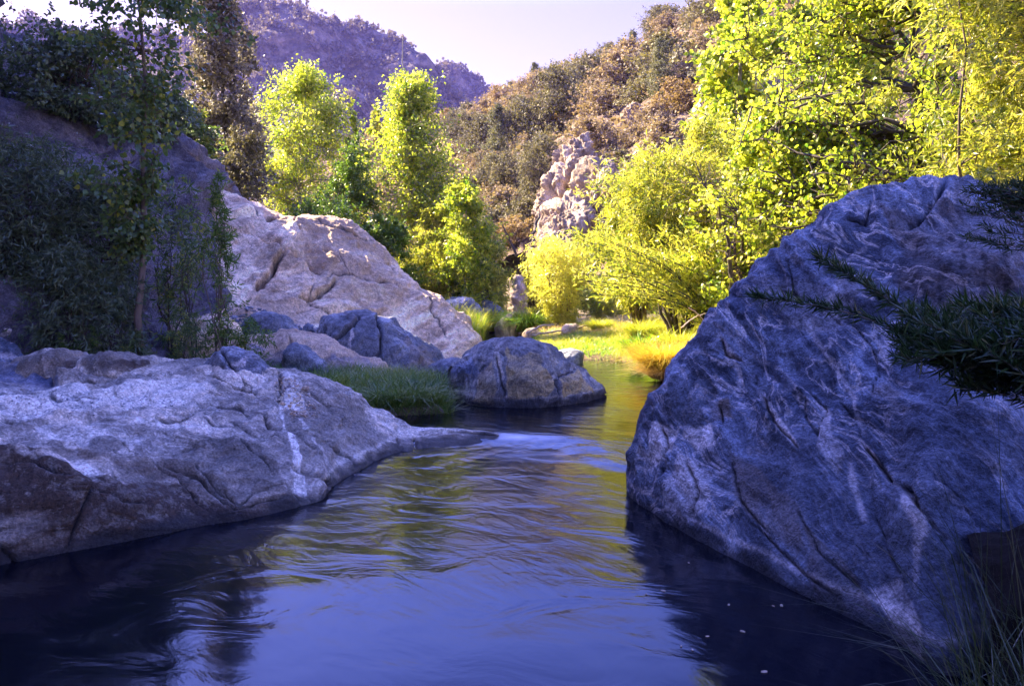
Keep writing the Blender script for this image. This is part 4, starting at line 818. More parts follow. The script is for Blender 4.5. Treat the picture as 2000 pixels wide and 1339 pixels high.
TR('cottonwood_tree', 'yellow-green cottonwood crown edging the sky beside the ridge-top trees', 'tree', 1435, 24, -130, 130, 'column', 'heart', 16000, .16, 'cottonwood', 'bark_grey', 148, z0=.1, nlimb=120, trunk_r=.13, clump=.2, shell=.2, gap=.5, gs=.4, up=.2, limb_r=.5)
TR('dead_tree', 'bare-branched dark tree with reddish twigs inside the willow thicket', 'tree', 1452, 15.2, 285, 95, 'fan', 'willow', 700, .06, 'hill_rust', 'bark_dark', 147, z0=.3, nlimb=60, stems=3, trunk_r=.06, clump=.3, lean=(-.25, 0), up=.1, shell=.2)
# shaded saplings at the left
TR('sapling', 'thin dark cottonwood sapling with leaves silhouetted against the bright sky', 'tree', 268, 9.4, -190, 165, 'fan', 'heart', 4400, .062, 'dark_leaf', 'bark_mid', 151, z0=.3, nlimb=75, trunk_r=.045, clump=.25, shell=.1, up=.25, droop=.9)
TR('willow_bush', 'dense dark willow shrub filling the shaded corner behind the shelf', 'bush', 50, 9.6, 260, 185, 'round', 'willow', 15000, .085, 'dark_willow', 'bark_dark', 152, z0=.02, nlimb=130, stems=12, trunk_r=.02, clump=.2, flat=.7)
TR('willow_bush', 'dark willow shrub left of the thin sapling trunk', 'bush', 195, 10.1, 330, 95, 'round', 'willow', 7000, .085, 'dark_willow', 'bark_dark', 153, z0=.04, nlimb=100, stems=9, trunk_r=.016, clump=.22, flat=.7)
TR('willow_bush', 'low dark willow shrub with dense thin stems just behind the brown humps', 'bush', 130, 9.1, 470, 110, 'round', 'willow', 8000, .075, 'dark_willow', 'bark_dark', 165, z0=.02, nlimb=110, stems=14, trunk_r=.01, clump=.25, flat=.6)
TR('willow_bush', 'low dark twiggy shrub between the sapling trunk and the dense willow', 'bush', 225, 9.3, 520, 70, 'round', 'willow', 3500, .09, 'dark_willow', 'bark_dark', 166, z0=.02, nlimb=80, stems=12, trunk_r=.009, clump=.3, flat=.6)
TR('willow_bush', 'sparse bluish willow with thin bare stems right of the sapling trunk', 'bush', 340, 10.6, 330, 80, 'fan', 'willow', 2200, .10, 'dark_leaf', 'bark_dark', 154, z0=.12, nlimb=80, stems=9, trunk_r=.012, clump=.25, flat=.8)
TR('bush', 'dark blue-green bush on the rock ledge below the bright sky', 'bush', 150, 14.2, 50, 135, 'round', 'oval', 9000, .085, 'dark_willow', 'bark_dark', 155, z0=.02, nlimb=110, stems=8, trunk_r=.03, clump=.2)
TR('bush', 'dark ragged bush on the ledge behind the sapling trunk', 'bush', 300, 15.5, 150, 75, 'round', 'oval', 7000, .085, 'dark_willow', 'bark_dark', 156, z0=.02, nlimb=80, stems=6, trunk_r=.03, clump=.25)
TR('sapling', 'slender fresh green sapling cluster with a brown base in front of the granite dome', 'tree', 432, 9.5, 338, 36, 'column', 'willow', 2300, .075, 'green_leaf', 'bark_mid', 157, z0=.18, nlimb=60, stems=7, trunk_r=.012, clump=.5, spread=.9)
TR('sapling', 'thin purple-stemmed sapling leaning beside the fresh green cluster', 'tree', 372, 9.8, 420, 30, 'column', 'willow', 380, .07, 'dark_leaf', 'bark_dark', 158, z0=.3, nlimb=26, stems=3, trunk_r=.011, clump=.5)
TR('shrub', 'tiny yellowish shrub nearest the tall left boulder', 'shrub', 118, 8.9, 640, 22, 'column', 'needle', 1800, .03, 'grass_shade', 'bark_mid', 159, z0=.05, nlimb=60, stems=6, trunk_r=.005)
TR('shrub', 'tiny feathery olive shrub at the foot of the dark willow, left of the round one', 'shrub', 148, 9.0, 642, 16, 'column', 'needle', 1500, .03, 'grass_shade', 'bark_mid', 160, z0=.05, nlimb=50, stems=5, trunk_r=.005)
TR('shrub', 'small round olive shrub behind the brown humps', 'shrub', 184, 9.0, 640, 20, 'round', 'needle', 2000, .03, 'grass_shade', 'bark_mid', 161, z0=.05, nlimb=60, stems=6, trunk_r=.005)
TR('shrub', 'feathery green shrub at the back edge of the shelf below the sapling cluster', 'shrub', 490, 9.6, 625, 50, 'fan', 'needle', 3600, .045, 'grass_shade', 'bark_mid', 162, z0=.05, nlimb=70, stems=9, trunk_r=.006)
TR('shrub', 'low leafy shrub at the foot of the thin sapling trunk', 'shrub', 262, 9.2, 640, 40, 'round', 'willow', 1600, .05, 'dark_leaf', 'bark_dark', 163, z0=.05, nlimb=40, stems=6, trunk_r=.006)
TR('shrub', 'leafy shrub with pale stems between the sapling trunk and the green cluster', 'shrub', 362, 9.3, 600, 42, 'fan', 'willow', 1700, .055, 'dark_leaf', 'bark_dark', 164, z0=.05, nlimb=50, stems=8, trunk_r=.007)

# bare trunks on the right hillside foot
def limb(label, pts, r, mat='bark_dark', name='bare_snag', cat='dead tree'):
    P = np.array([W(*q) for q in pts]); t = np.linspace(0, 1, 14); P = hermite(np.linspace(0, 1, len(P)), P, t)
    P += np.random.default_rng(len(label)).normal(size=P.shape) * r * .35
    V, F = tubes_np([(P, np.linspace(r, r * .45, 14))], 7)
    return tag(mk(name, V, F, M[mat]), label, cat)
limb('dark bare trunk leaning against the pink cliff', [(1038, 500, 36), (1042, 460, 36), (1052, 420, 36.5)], .12)
limb('thin bare trunk leaning across the bushes left of the cliff', [(1010, 500, 34), (990, 460, 34), (978, 430, 34)], .06)
# driftwood on the bank
for i, (a, b, lb) in enumerate([((1028, 652), (1082, 634), 'bleached driftwood stick lying over the tan stone'), ((1040, 656), (1120, 648), 'long pale driftwood branch along the edge of the green bank'), ((1100, 652), (1165, 634), 'pale broken branch under the glowing yellow willow'), ((1330, 640), (1378, 612), 'twisted bleached branch beside the giant boulder'), ((1345, 600), (1385, 640), 'second bleached branch crossing the twisted one')]):
    Y = 21.5 if i < 3 else 13.5
    limb(lb, [(*a, Y), ((a[0] + b[0]) / 2, (a[1] + b[1]) / 2 - 5, Y + .1), (*b, Y + .2)], .035 if i < 3 else .012, 'drift', 'driftwood', 'driftwood')

# ================================================================== grasses
def field(name, poly, n, H, wd, mat, seed, lean=.3, bend=.5, kind='stuff', label=None, cat=None, clump=0, ns=1.5, thr=-1):
    """grass over a ground polygon (x,y)"""
    rng = np.random.default_rng(seed); poly = np.array(poly, float); lo = poly.min(0); hi = poly.max(0); P = []
    while len(P) < n:
        q = rng.uniform(lo, hi, (n * 2, 2)); k = inside(q, [tuple(p) for p in poly])
        k &= fbm(np.stack([q[:, 0] * ns, q[:, 1] * ns, 0 * q[:, 0]], -1), 2, seed) > thr
        P += q[k].tolist()
    P = np.array(P[:n]); z = ground_h(P[:, 0], P[:, 1]); k = z > -.12; P = P[k]; z = np.maximum(z[k], 0)
    hv = H * (1 + .35 * fbm(np.stack([P[:, 0] * 2.2, P[:, 1] * 2.2, 0 * z], -1), 2, seed + 3))
    V, F, T = blades_np(rng, np.stack([P[:, 0], P[:, 1], z], -1), hv, wd, lean, bend)
    T = np.clip(T * .7 + .25 + .35 * np.repeat(fbm(np.stack([P[:, 0] * 1.2, P[:, 1] * 1.2, 0 * z], -1), 2, seed + 7), 8), 0, 1)
    return tag(mk(name, V, F, M[mat], None, False, {'tint': T}), label, cat, kind=kind)
def xy(px, py, z=UZ):
    Y = (CZ - z) / (py - HOR) * FPX
    return ((px - 1000) / FPX * Y, Y)
field('grass', [(-3.4, 9.0), (-2.0, 9.3), (-1.3, 9.55), (-.62, 9.72), (-.5, 10.3), (-.75, 11.6), (-2.2, 12.2), (-4.2, 11.4)], 15000, .30, .007, 'grass_shade', 201, .25, .5)
field('reeds', [(-1.6, 9.45), (-.55, 9.7), (-.6, 10.0), (-1.7, 9.8)], 1500, .34, .008, 'grass_shade', 203, .6, 1.0)
field('grass', [(.8, 16.9), (2.4, 16.0), (3.4, 14.2), (5.5, 16), (6, 22), (.6, 24.5), (.55, 18)], 30000, .14, .012, 'grass_green', 205, .3, .5)
field('grass', [(.5, 19.0), (2.5, 17.6), (3.6, 15.5), (6, 17), (7, 24), (.7, 26)], 20000, .2, .014, 'grass_lime', 206, .4, .6, thr=-.35)
field('dry_grass', [(.8, 21.5), (4.5, 19.0), (7.5, 18), (7, 25), (1, 27)], 8000, .3, .012, 'grass_dry', 207, .5, .8, thr=.0)
field('reeds', [(-2.3, 18.5), (-1.4, 18.3), (-.9, 23), (-.9, 27), (-3.2, 26), (-3, 20)], 9000, .62, .016, 'grass_green', 208, .2, .35)
field('reeds', [(-1.7, 21), (-.9, 22.5), (-.8, 26), (-2.5, 26.5), (-2.8, 23)], 2600, .85, .018, 'grass_lime', 209, .2, .35)
field('grass', [(1.6, 13.6), (2.35, 13.2), (3.1, 14.0), (3, 15.8), (1.9, 15.6)], 3500, .16, .009, 'grass_green', 210, .4, .6)
field('dry_grass', [(3.1, 12.4), (4.2, 11.5), (5, 12), (6, 16), (3.4, 16)], 3000, .42, .008, 'grass_dry', 211, .6, .9, thr=.05)
field('grass', [(-4.8, 8.9), (-2.7, 8.9), (-3, 10.4), (-5.4, 10.8)], 5200, .28, .006, 'grass_shade', 212, .35, .6)
field('undergrowth', [(2.6, 12.6), (5, 11.5), (8, 14), (9, 24), (4, 24), (3, 17)], 14000, .5, .02, 'grass_lime', 213, .5, .8, thr=0)
def tussock(label, px, py, r, H, n, wd, mat, seed, skirt=None, z=UZ, lean=.45, bend=.9, Y=None):
    x, y = xy(px, py, z) if Y is None else ((px - 1000) / FPX * Y, Y)
    rng = np.random.default_rng(seed); a = rng.uniform(0, 6.28, n); rr = r * np.sqrt(rng.uniform(0, 1, n)) * .55
    d = np.stack([np.cos(a), np.sin(a), 0 * a], -1); P = d * rr[:, None]; P[:, 2] = .12 * (1 - (rr / r) ** 2)
    root = empty('sedge_tussock', (x, y, max(gz(x, y), z) - .03), label, 'grass clump')
    V, F, T = blades_np(rng, P, H, wd, lean * (.3 + rr.mean()), bend, d); mk('blades', V, F, M[mat], root, False, {'tint': T})
    if skirt:
        m = n // 3; a = rng.uniform(0, 6.28, m); d = np.stack([np.cos(a), np.sin(a), 0 * a], -1)
        V, F, T = blades_np(rng, d * r * .45, H * .5, wd, .6, .9, d); V[:, 2] -= H * .0; mk('dead_skirt', V, F, M[skirt], root, False, {'tint': T})
    return root
tussock('big orange sedge tussock with a dead grass skirt at the water edge', 1300, 742, .5, .62, 4200, .009, 'grass_orange', 301, 'grass_dry')
tussock('spiky green sedge clump left of the orange tussock', 1252, 712, .3, .6, 500, .018, 'grass_green', 302, None)
tussock('small orange-green tussock touching the giant boulder', 1372, 735, .35, .55, 1800, .009, 'grass_orange', 303, 'grass_dry')
tussock('lone lime tussock in the middle of the sunlit bank', 1172, 655, .32, .42, 1500, .014, 'grass_lime', 304, 'grass_dry', Y=21.5)
tussock('round pale green clump beside the angular pink boulder upstream', 1030, 640, .6, .8, 2200, .02, 'grass_green', 305, None, Y=25)
tussock('lime clump at the back of the sunlit bank near the arching willow', 1255, 640, .4, .55, 1600, .014, 'grass_lime', 306, 'grass_dry', Y=19)
tussock('yellow clump on the bank below the dark arching stems', 1330, 650, .35, .5, 1500, .012, 'grass_lime', 307, 'grass_dry', Y=16.5)
tussock('tall lime clump at the corner of the reeds upstream', 960, 620, .5, 1.0, 1500, .02, 'grass_lime', 308, None, Y=27)

# foreground shrub and grass at the right edge
def leafy_stems(name, label, cat, curves, r, lsz, nper, mat, seed, kind='willow', spread=.02, bark='bark_mid'):
    rng = np.random.default_rng(seed); paths = []; LP = []; LD = []
    for c in curves:
        P = np.array([W(*q) for q in c]); t = np.linspace(0, 1, 26); Q = hermite(np.linspace(0, 1, len(P)), P, t); Q += np.cumsum(rng.normal(size=Q.shape), 0) * .0016
        paths.append((Q, np.linspace(r, r * .25, 26)))
        L = np.linalg.norm(np.diff(Q, axis=0), axis=1).sum(); n = int(nper * L); u = rng.uniform(.05, 1, n) ** .8
        p = np.stack([np.interp(u, t, Q[:, j]) for j in range(3)], -1); T = unit(np.stack([np.interp(u, t, np.gradient(Q[:, j])) for j in range(3)], -1))
        LP.append(p + rng.normal(size=(n, 3)) * spread * .3); LD.append(T * .9 + rng.normal(size=(n, 3)) * .8 + np.array([0, 0, .45]))
    root = empty(name, paths[0][0][0], label, cat)
    o = np.array(root.location)
    V, F = tubes_np(paths, 5); mk('stems', V - o, F, M[bark], root)
    LP = np.concatenate(LP); V, F, T = leaves_np(rng, LP - o, lsz, kind, .0, np.concatenate(LD), .25); mk('foliage', V, F, M[mat], root, False, {'tint': T})
    return root
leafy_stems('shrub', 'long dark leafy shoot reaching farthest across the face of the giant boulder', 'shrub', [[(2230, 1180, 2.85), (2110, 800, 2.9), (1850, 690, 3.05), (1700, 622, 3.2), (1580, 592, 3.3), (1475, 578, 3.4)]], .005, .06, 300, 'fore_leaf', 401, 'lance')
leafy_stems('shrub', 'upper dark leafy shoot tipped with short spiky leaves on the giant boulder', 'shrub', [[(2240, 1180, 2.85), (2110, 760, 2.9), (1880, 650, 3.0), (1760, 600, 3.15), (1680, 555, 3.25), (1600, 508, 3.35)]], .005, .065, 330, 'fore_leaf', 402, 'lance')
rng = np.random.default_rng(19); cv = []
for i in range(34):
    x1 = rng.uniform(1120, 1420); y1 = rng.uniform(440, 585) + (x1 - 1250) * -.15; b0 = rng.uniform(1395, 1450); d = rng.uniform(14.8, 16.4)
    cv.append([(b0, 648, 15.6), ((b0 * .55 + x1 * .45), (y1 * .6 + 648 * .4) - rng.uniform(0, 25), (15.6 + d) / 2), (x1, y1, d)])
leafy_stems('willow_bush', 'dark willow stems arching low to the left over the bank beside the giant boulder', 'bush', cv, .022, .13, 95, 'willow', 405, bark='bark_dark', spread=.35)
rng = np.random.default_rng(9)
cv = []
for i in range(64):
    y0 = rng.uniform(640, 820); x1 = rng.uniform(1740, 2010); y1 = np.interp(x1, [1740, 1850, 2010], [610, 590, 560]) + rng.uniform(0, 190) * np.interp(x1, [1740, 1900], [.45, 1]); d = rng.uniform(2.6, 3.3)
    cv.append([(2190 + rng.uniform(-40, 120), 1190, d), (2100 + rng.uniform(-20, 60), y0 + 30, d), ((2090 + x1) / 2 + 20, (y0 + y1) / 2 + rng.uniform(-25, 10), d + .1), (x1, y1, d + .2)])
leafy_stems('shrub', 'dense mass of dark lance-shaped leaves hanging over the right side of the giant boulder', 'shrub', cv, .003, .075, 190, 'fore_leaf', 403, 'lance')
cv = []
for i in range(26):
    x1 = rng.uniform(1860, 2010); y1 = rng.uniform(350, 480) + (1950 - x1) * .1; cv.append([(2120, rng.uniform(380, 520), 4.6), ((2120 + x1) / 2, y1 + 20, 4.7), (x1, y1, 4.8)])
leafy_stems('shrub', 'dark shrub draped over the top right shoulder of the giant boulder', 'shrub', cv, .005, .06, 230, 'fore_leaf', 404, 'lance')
# tall blades rising at the lower right corner
rng = np.random.default_rng(12); n = 260
px = rng.uniform(1925, 2150, n); Yb = rng.uniform(2.25, 2.9, n)
P = np.stack([(px - 1000) / FPX * Yb, Yb, np.full(n, .02)], -1)
root = empty('sedge_tussock', (1.5, 2.55, .0), 'long thin dark sedge blades arching in front of the giant boulder at the lower corner', 'grass clump')
V, F, T = blades_np(rng, P - np.array([1.5, 2.55, 0]), .8, .0045, .2, .5, np.array([-.35, .2, 0])[None] + rng.normal(size=(n, 3)) * .5)
mk('blades', V, F, M['grass_dark'], root, False, {'tint': T})
V, F, T = blades_np(rng, P[:150] * [1, 1, 1] + np.array([.15, -.1, 0]) - np.array([1.5, 2.55, 0]), .4, .006, .5, .8); mk('tuft', V, F, M['grass_dark'], root, False, {'tint': T})
# earth bank under the foreground plants
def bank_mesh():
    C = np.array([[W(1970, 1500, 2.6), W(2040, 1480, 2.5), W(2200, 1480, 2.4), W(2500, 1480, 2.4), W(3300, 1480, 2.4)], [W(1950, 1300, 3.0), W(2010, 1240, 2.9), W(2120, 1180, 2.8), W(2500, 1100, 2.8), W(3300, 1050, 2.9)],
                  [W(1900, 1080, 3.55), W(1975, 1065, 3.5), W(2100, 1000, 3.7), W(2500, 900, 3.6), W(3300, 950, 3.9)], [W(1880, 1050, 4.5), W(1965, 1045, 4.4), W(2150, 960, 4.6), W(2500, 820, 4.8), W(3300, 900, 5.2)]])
    C[0, :, 2] = -.3; G = loft(C, 80, 110); return rock_finish('earth_bank', G, M['shaded_earth'], [('f', 3, .05, 3), ('f', 12, .015, 5)], (), (), None, 3)
tag(bank_mesh(), 'earth bank with shade painted dark under the overhang of the giant boulder', 'bank')

# ================================================================== vegetation of the hillside
def proto(name, H, Rr, shape, kind, nl, ls, mat, bark, seed, **k):
    return tree(name, 'x', 'tree', (0, 0, -200), H, Rr, shape, kind, nl, ls, M[mat], M[bark], seed, parts=k.get('stems', 1) == 1, **k)
PR = {
 'pine': [proto('pine_tree', 7, 1.55, 'cone', 'tuft', 6000, .14, 'hill_tree', 'bark_dark', 501, z0=.08, nlimb=75, trunk_r=.12, clump=.3, up=.1, shell=.2), proto('pine_tree', 7, 1.9, 'column', 'tuft', 6000, .14, 'hill_tree', 'bark_dark', 502, z0=.12, nlimb=70, trunk_r=.12, clump=.3, up=.15, shell=.2)],
 'oak': [proto('oak_tree', 5, 2.3, 'round', 'tuft', 6500, .13, 'hill_oak', 'bark_dark', 503, z0=.1, nlimb=70, trunk_r=.14, clump=.26), proto('oak_tree', 5, 2.0, 'round', 'tuft', 6000, .13, 'hill_oak', 'bark_mid', 504, z0=.12, nlimb=60, trunk_r=.13, clump=.28)],
 'scrub': [proto('shrub', 1.8, 1.25, 'round', 'tuft', 3200, .10, 'hill_scrub', 'bark_mid', 505, z0=.02, nlimb=50, trunk_r=.04, clump=.28), proto('shrub', 1.7, 1.3, 'round', 'tuft', 3200, .10, 'hill_oak', 'bark_mid', 506, z0=.02, nlimb=50, trunk_r=.04, clump=.28), proto('shrub', 1.6, 1.2, 'round', 'tuft', 3000, .10, 'hill_rust', 'bark_mid', 507, z0=.02, nlimb=45, trunk_r=.04, clump=.28)]}
rng = np.random.default_rng(77)
used = set()
def plant(kind, v, px, py, hpx, label, group=None, wide=1.0):
    p = hill_hit(px, py); s = hpx * (1.15 if kind != 'scrub' else 1) * p[1] / FPX / {'pine': 7, 'oak': 5, 'scrub': 1.8}[kind]
    src = PR[kind][v]; loc = (p[0], p[1], p[2] - .25 * s); rz = rng.uniform(0, 6.28)
    if id(src) not in used:
        used.add(id(src)); src.location = loc; src.rotation_euler = (0, 0, rz); src.scale = (s * wide, s * wide, s); src['label'] = label; src['category'] = 'shrub' if kind == 'scrub' else 'tree'
        if group: src['group'] = group
        r = src
    else: r = clone(src, loc, rz, (s * wide, s * wide, s), label, group); r['category'] = 'shrub' if kind == 'scrub' else 'tree'
    return r
big = [
 ('pine', 0, 1192, 300, 175, 'tallest dark conifer in the middle of the right hillside', .9), ('pine', 1, 1150, 385, 130, 'greyish conifer just above the tall fluted cliff', .9), ('oak', 0, 1085, 285, 135, 'spreading grey-green oak left of the tallest hillside conifer', 1.0),
 ('pine', 1, 972, 345, 125, 'tan open conifer at the lower left of the hillside', .9), ('oak', 1, 1022, 330, 120, 'dusky oak between the tan conifer and the spreading oak', .9), ('oak', 0, 1052, 400, 120, 'pale olive oak in front of the pink cliff outcrop', .75),
 ('pine', 1, 1043, 178, 50, 'small dark pine standing alone on the ridge line', 1.1), ('oak', 1, 1262, 80, 62, 'dark ridge-top tree against the sky beside the bright cottonwood', 1.1), ('oak', 0, 1300, 92, 70, 'second ridge-top tree half hidden by the bright cottonwood', 1.1),
 ('pine', 0, 1235, 150, 80, 'faded conifer below the ridge-top trees', .9), ('pine', 1, 1290, 200, 110, 'brownish conifer beside the bright cottonwood crown', 1.0), ('oak', 0, 1150, 200, 85, 'rounded brown oak below the upper ridge', 1.0),
 ('oak', 1, 935, 330, 90, 'dark oak in the shaded gully at the lower left', 1.1), ('oak', 0, 905, 300, 70, 'dark oak at the left end of the hillside behind the slim cottonwood', 1.1), ('oak', 0, 985, 410, 95, 'deep green oak at the bottom of the shaded gully', 1.0),
 ('oak', 1, 1010, 260, 60, 'small oak on the slope below the lone ridge pine', 1.1), ('oak', 1, 1215, 260, 85, 'rounded bronze oak right of the tallest hillside conifer', 1.2), ('oak', 0, 1255, 250, 90, 'rounded bronze oak below the brownish conifer', 1.2),
 ('oak', 1, 1230, 320, 75, 'lowest bronze oak above the bright willow thicket', 1.2), ('pine', 0, 1120, 250, 95, 'slim conifer between the spreading oak and the tallest conifer', .8), ('oak', 1, 945, 420, 80, 'dark round tree above the young pointed cottonwood', 1.1),
 ('pine', 1, 1330, 330, 130, 'tan conifer seen through the edge of the bright crown', 1.0), ('oak', 0, 880, 270, 45, 'low brown oak at the left foot of the ridge', 1.2), ('oak', 1, 1180, 140, 50, 'small grey oak just under the upper ridge line', 1.2),
 ('oak', 1, 1400, 300, 120, 'dusky oak behind the bright willow thicket', 1.0), ('pine', 0, 1030, 400, 70, 'small conifer at the left edge of the cliff outcrop', .9)]
for k, v, px, py, h, lb, wd in big: plant(k, v, px, py, h, lb, None, wd)
cnt = 0; tries = 0
G2 = PX(HG); H2 = HG.shape
GN = 'dry shrubs covering the right hillside'
while cnt < 285 and tries < 6000:
    tries += 1; i = rng.integers(0, int(H2[0] * .82)); j = rng.integers(0, int(H2[1] * .8)); q = G2[i, j]
    if not (690 < q[0] < 1420 and 20 < q[1] < 500): continue
    if 1070 < q[0] < 1190 and 280 < q[1] < 470 and rng.uniform() < .85: continue
    p = HG[i, j]
    if p[1] > 118: continue
    cnt += 1
    v = int(rng.choice([0, 1, 2], p=[.5, .3, .2])); hp = rng.choice([.7, 1., 1.4, 1.9], p=[.35, .35, .2, .1]) * rng.uniform(.85, 1.2) * 2.1 * FPX / p[1] * np.interp(p[1], [40, 110], [.75, .9])
    plant('scrub', v, q[0], q[1], hp, ['dusty pink-brown round shrub on the dry right hillside', 'dark bronze round shrub on the dry right hillside', 'rust-orange round shrub on the dry right hillside'][v], GN, 1.15)
def scatter(name, G, n, size, mat, seed, ymax, rows=.7, smin=.6):
    rng = np.random.default_rng(seed); m, k = G.shape[:2]; i = rng.integers(0, int(m * rows), n); j = rng.integers(0, k, n); P = G[i, j] + rng.normal(size=(n, 3)) * .4
    d = fbm(P * .05, 3, seed) > -.35; P = P[d]
    C = []; 
    for a in range(26):
        C.append(P + rng.normal(size=P.shape) * size * .33 + np.array([0, 0, size * .3]))
    LPt = np.concatenate(C); V, F, T = leaves_np(rng, LPt, size * .5, 'tuft', 0, None, 1)
    return tag(mk(name, V, F, M[mat], None, False, {'tint': T}), kind='stuff')
scatter('hillside_scrub_vegetation', HG, 1800, .8, 'hill_scrub', 601, 118)
scatter('mountain_scrub_vegetation', MG, 4500, 3.2, 'mount_scrub', 602, 500, .75)
scatter('far_mountain_scrub_vegetation', MG2, 1500, 4.0, 'mount_scrub', 603, 600, .75)

# pale flecks floating on the dark water under the boulder
rng = np.random.default_rng(5); fl = None
for i, (px, py) in enumerate([(1450, 1252), (1352, 1290), (1381, 1262), (1330, 1282), (1492, 1335), (1510, 1199), (1526, 1198), (1295, 1168), (1423, 1197), (1262, 1175), (1345, 1110)]):
    p = W(px, py, 1.6 / (py - HOR) * FPX)
    if fl is None:
        a = np.linspace(0, 2 * math.pi, 11)[:-1]; V = np.concatenate([[[0, 0, .004]], np.stack([.011 * np.cos(a), .006 * np.sin(a) * (1 + .3 * np.cos(a * 2)), .001 + 0 * a], -1), np.stack([.011 * np.cos(a), .006 * np.sin(a), -.002 + 0 * a], -1)])
        F3 = np.array([[0, 1 + k, 1 + (k + 1) % 10] for k in range(10)]); F4 = np.array([[1 + k, 11 + k, 11 + (k + 1) % 10, 1 + (k + 1) % 10] for k in range(10)])
        o = fl = mk('floating_leaf', V, [F3, F4], M['drift']); tag(fl, 'tiny pale leaf fleck floating on the dark water beside the giant boulder', 'leaf', 'floating flecks on the dark water')
    else: o = fl.copy(); COL.objects.link(o)
    o.location = (p[0], p[1], .004 + float(water_h(p[0], p[1]))); o.rotation_euler = (0, 0, rng.uniform(0, 3)); o.scale = (rng.uniform(.7, 1.3),) * 3

# loose gravel caught in the pockets of the rocks
ICO = np.array([(0, 0, 1), (.894, 0, .447), (.276, .851, .447), (-.724, .526, .447), (-.724, -.526, .447), (.276, -.851, .447), (.724, .526, -.447), (-.276, .851, -.447), (-.894, 0, -.447), (-.276, -.851, -.447), (.724, -.526, -.447), (0, 0, -1)])
ICF = np.array([(0, 1, 2), (0, 2, 3), (0, 3, 4), (0, 4, 5), (0, 5, 1), (1, 6, 2), (2, 7, 3), (3, 8, 4), (4, 9, 5), (5, 10, 1), (6, 7, 2), (7, 8, 3), (8, 9, 4), (9, 10, 5), (10, 6, 1), (11, 7, 6), (11, 8, 7), (11, 9, 8), (11, 10, 9), (11, 6, 10)])
def pebbles(src, poly, n, size, mat, seed, ymax=99):
    rng = np.random.default_rng(seed); o = bpy.data.objects[src]; k = len(o.data.vertices); v = np.empty(k * 3, np.float32); o.data.vertices.foreach_get('co', v); v = v.reshape(-1, 3).astype(float)
    v = v[inside(PX(v), poly) & (v[:, 1] < ymax)]
    P = v[rng.integers(0, len(v), n)] + rng.normal(size=(n, 3)) * [.03, .03, .004]
    s = size * rng.lognormal(0, .45, n)[:, None, None] * rng.uniform(.6, 1.2, (n, 1, 3)) * [1, 1, .7]
    V = P[:, None] + ICO[None] * s * (1 + .18 * rng.normal(size=(n, 12, 1))); F = (np.arange(n)[:, None, None] * 12 + ICF[None]).reshape(-1, 3)
    return tag(mk('gravel', V, F, M[mat], None, False, {'paint': np.repeat(np.clip(rng.normal(.1, .3, (n, 4)), 0, .8) * [1, .6, .5, 1], 12, 0)}), kind='stuff')
pebbles('granite_dome', [(440, 595), (500, 600), (560, 628), (640, 640), (660, 665), (560, 670), (440, 640)], 900, .035, 'slate_rock', 701)
pebbles('rock_shelf', [(535, 740), (575, 735), (600, 775), (615, 815), (580, 815), (545, 790)], 500, .010, 'granite', 702, 8.4)
pebbles('rock_shelf', [(-40, 765), (160, 770), (330, 765), (380, 790), (150, 812), (-40, 815)], 500, .005, 'slate_rock', 703, 7.6)
pebbles('ground', [(1120, 640), (1380, 600), (1390, 660), (1200, 668), (1100, 662)], 500, .05, 'granite', 704, 26)
EL, SUN, SKY, SKYT, EXPO, HAZE = 38, 5.0, .115, (.80, .71, 1.45), 2.75, .00018
# ================================================================== air, light, camera
s = NT('hazy_air'); pv = s.n('VolumePrincipled'); pv.inputs['Color'].default_value = (.34, .30, 1.0, 1); pv.inputs['Density'].default_value = HAZE; pv.inputs['Anisotropy'].default_value = .2
s.l(pv.outputs[0], s.out.inputs['Volume'])
bx = np.array([(x, y, z) for x in (-620, 620) for y in (-80, 900) for z in (-1.6, 190)], float)
o = mk('haze', bx, np.array([[0, 1, 3, 2], [4, 6, 7, 5], [0, 4, 5, 1], [2, 3, 7, 6], [0, 2, 6, 4], [1, 5, 7, 3]]), s.m, None, False); tag(o, kind='stuff')

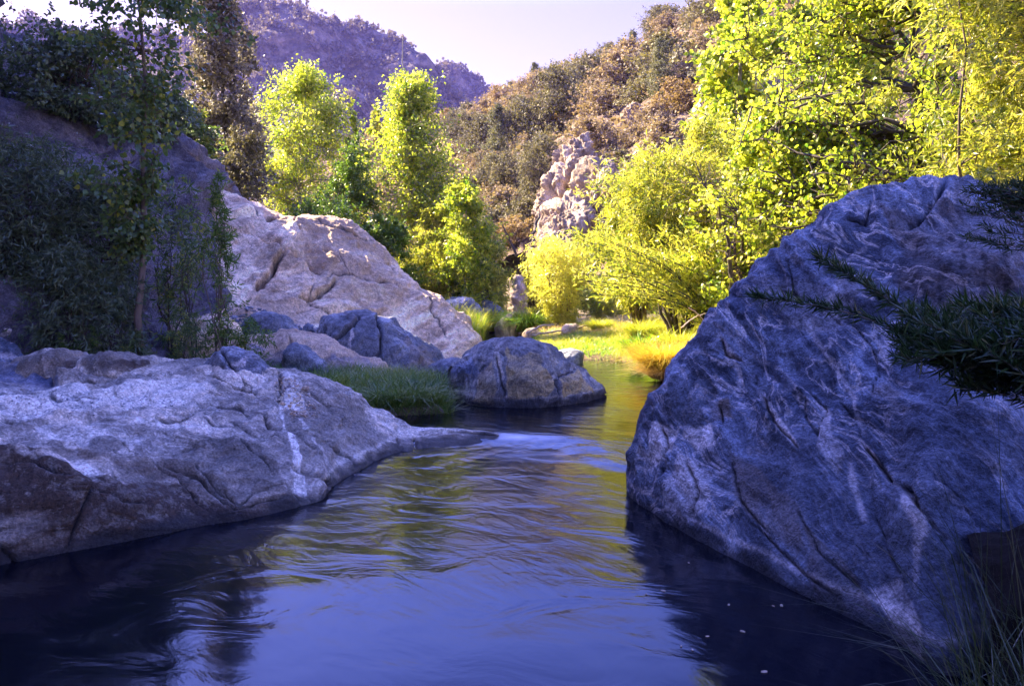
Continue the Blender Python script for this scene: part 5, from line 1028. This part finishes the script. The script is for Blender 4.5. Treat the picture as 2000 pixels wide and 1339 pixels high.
SD = np.array([-.871 * math.cos(R(EL)), .49 * math.cos(R(EL)), math.sin(R(EL))])
su = bpy.data.lights.new('sun', 'SUN'); su.energy = SUN; su.angle = R(.5); su.color = (1, .83, .54)
so = bpy.data.objects.new('sun', su); COL.objects.link(so); so.rotation_euler = Vector(-SD).to_track_quat('-Z', 'Y').to_euler()
w = bpy.data.worlds.new('World'); sc.world = w; w.use_nodes = True; nt = w.node_tree; nt.nodes.clear()
sky = nt.nodes.new('ShaderNodeTexSky'); sky.sky_type = 'NISHITA'; sky.sun_disc = False; sky.sun_elevation = R(EL); sky.sun_rotation = math.atan2(SD[0], SD[1]); sky.altitude = 600; sky.dust_density = 1.0; sky.air_density = 1.0; sky.ozone_density = 2.5
bg = nt.nodes.new('ShaderNodeBackground'); bg.inputs[1].default_value = SKY
mx = nt.nodes.new('ShaderNodeMix'); mx.data_type = 'RGBA'; mx.blend_type = 'MULTIPLY'; mx.inputs[0].default_value = 1; mx.inputs[7].default_value = (*SKYT, 1)
ou = nt.nodes.new('ShaderNodeOutputWorld')
tc = nt.nodes.new('ShaderNodeTexCoord'); sx = nt.nodes.new('ShaderNodeSeparateXYZ'); nt.links.new(tc.outputs['Generated'], sx.inputs[0])
rp = nt.nodes.new('ShaderNodeValToRGB'); rp.color_ramp.elements[0].position = .32; rp.color_ramp.elements[0].color = (.57, .345, .345, 1); rp.color_ramp.elements[1].position = .39; rp.color_ramp.elements[1].color = (*SKYT, 1)
nt.links.new(sx.outputs[2], rp.inputs[0]); nt.links.new(rp.outputs[0], mx.inputs[7])
nt.links.new(sky.outputs[0], mx.inputs[6]); nt.links.new(mx.outputs[2], bg.inputs[0]); nt.links.new(bg.outputs[0], ou.inputs[0])
cam = bpy.data.cameras.new('camera'); co = bpy.data.objects.new('camera', cam); COL.objects.link(co); sc.camera = co
co.location = (0, 0, CZ); co.rotation_euler = (math.pi / 2 - TH, 0, 0); cam.sensor_width = 36; cam.lens = 36 * FPX / 2000; cam.clip_end = 3000; cam.clip_start = .05
sc.view_settings.view_transform = 'Standard'; sc.view_settings.look = 'None'; sc.view_settings.exposure = EXPO; sc.view_settings.gamma = 1
sc.render.resolution_x = 1024; sc.render.resolution_y = 685
sc.cycles.max_bounces = 6; sc.cycles.transmission_bounces = 4; sc.cycles.volume_bounces = 1; sc.cycles.diffuse_bounces = 4; sc.cycles.glossy_bounces = 3
sc.cycles.use_denoising = True; sc.cycles.use_adaptive_sampling = True; sc.cycles.adaptive_threshold = .02
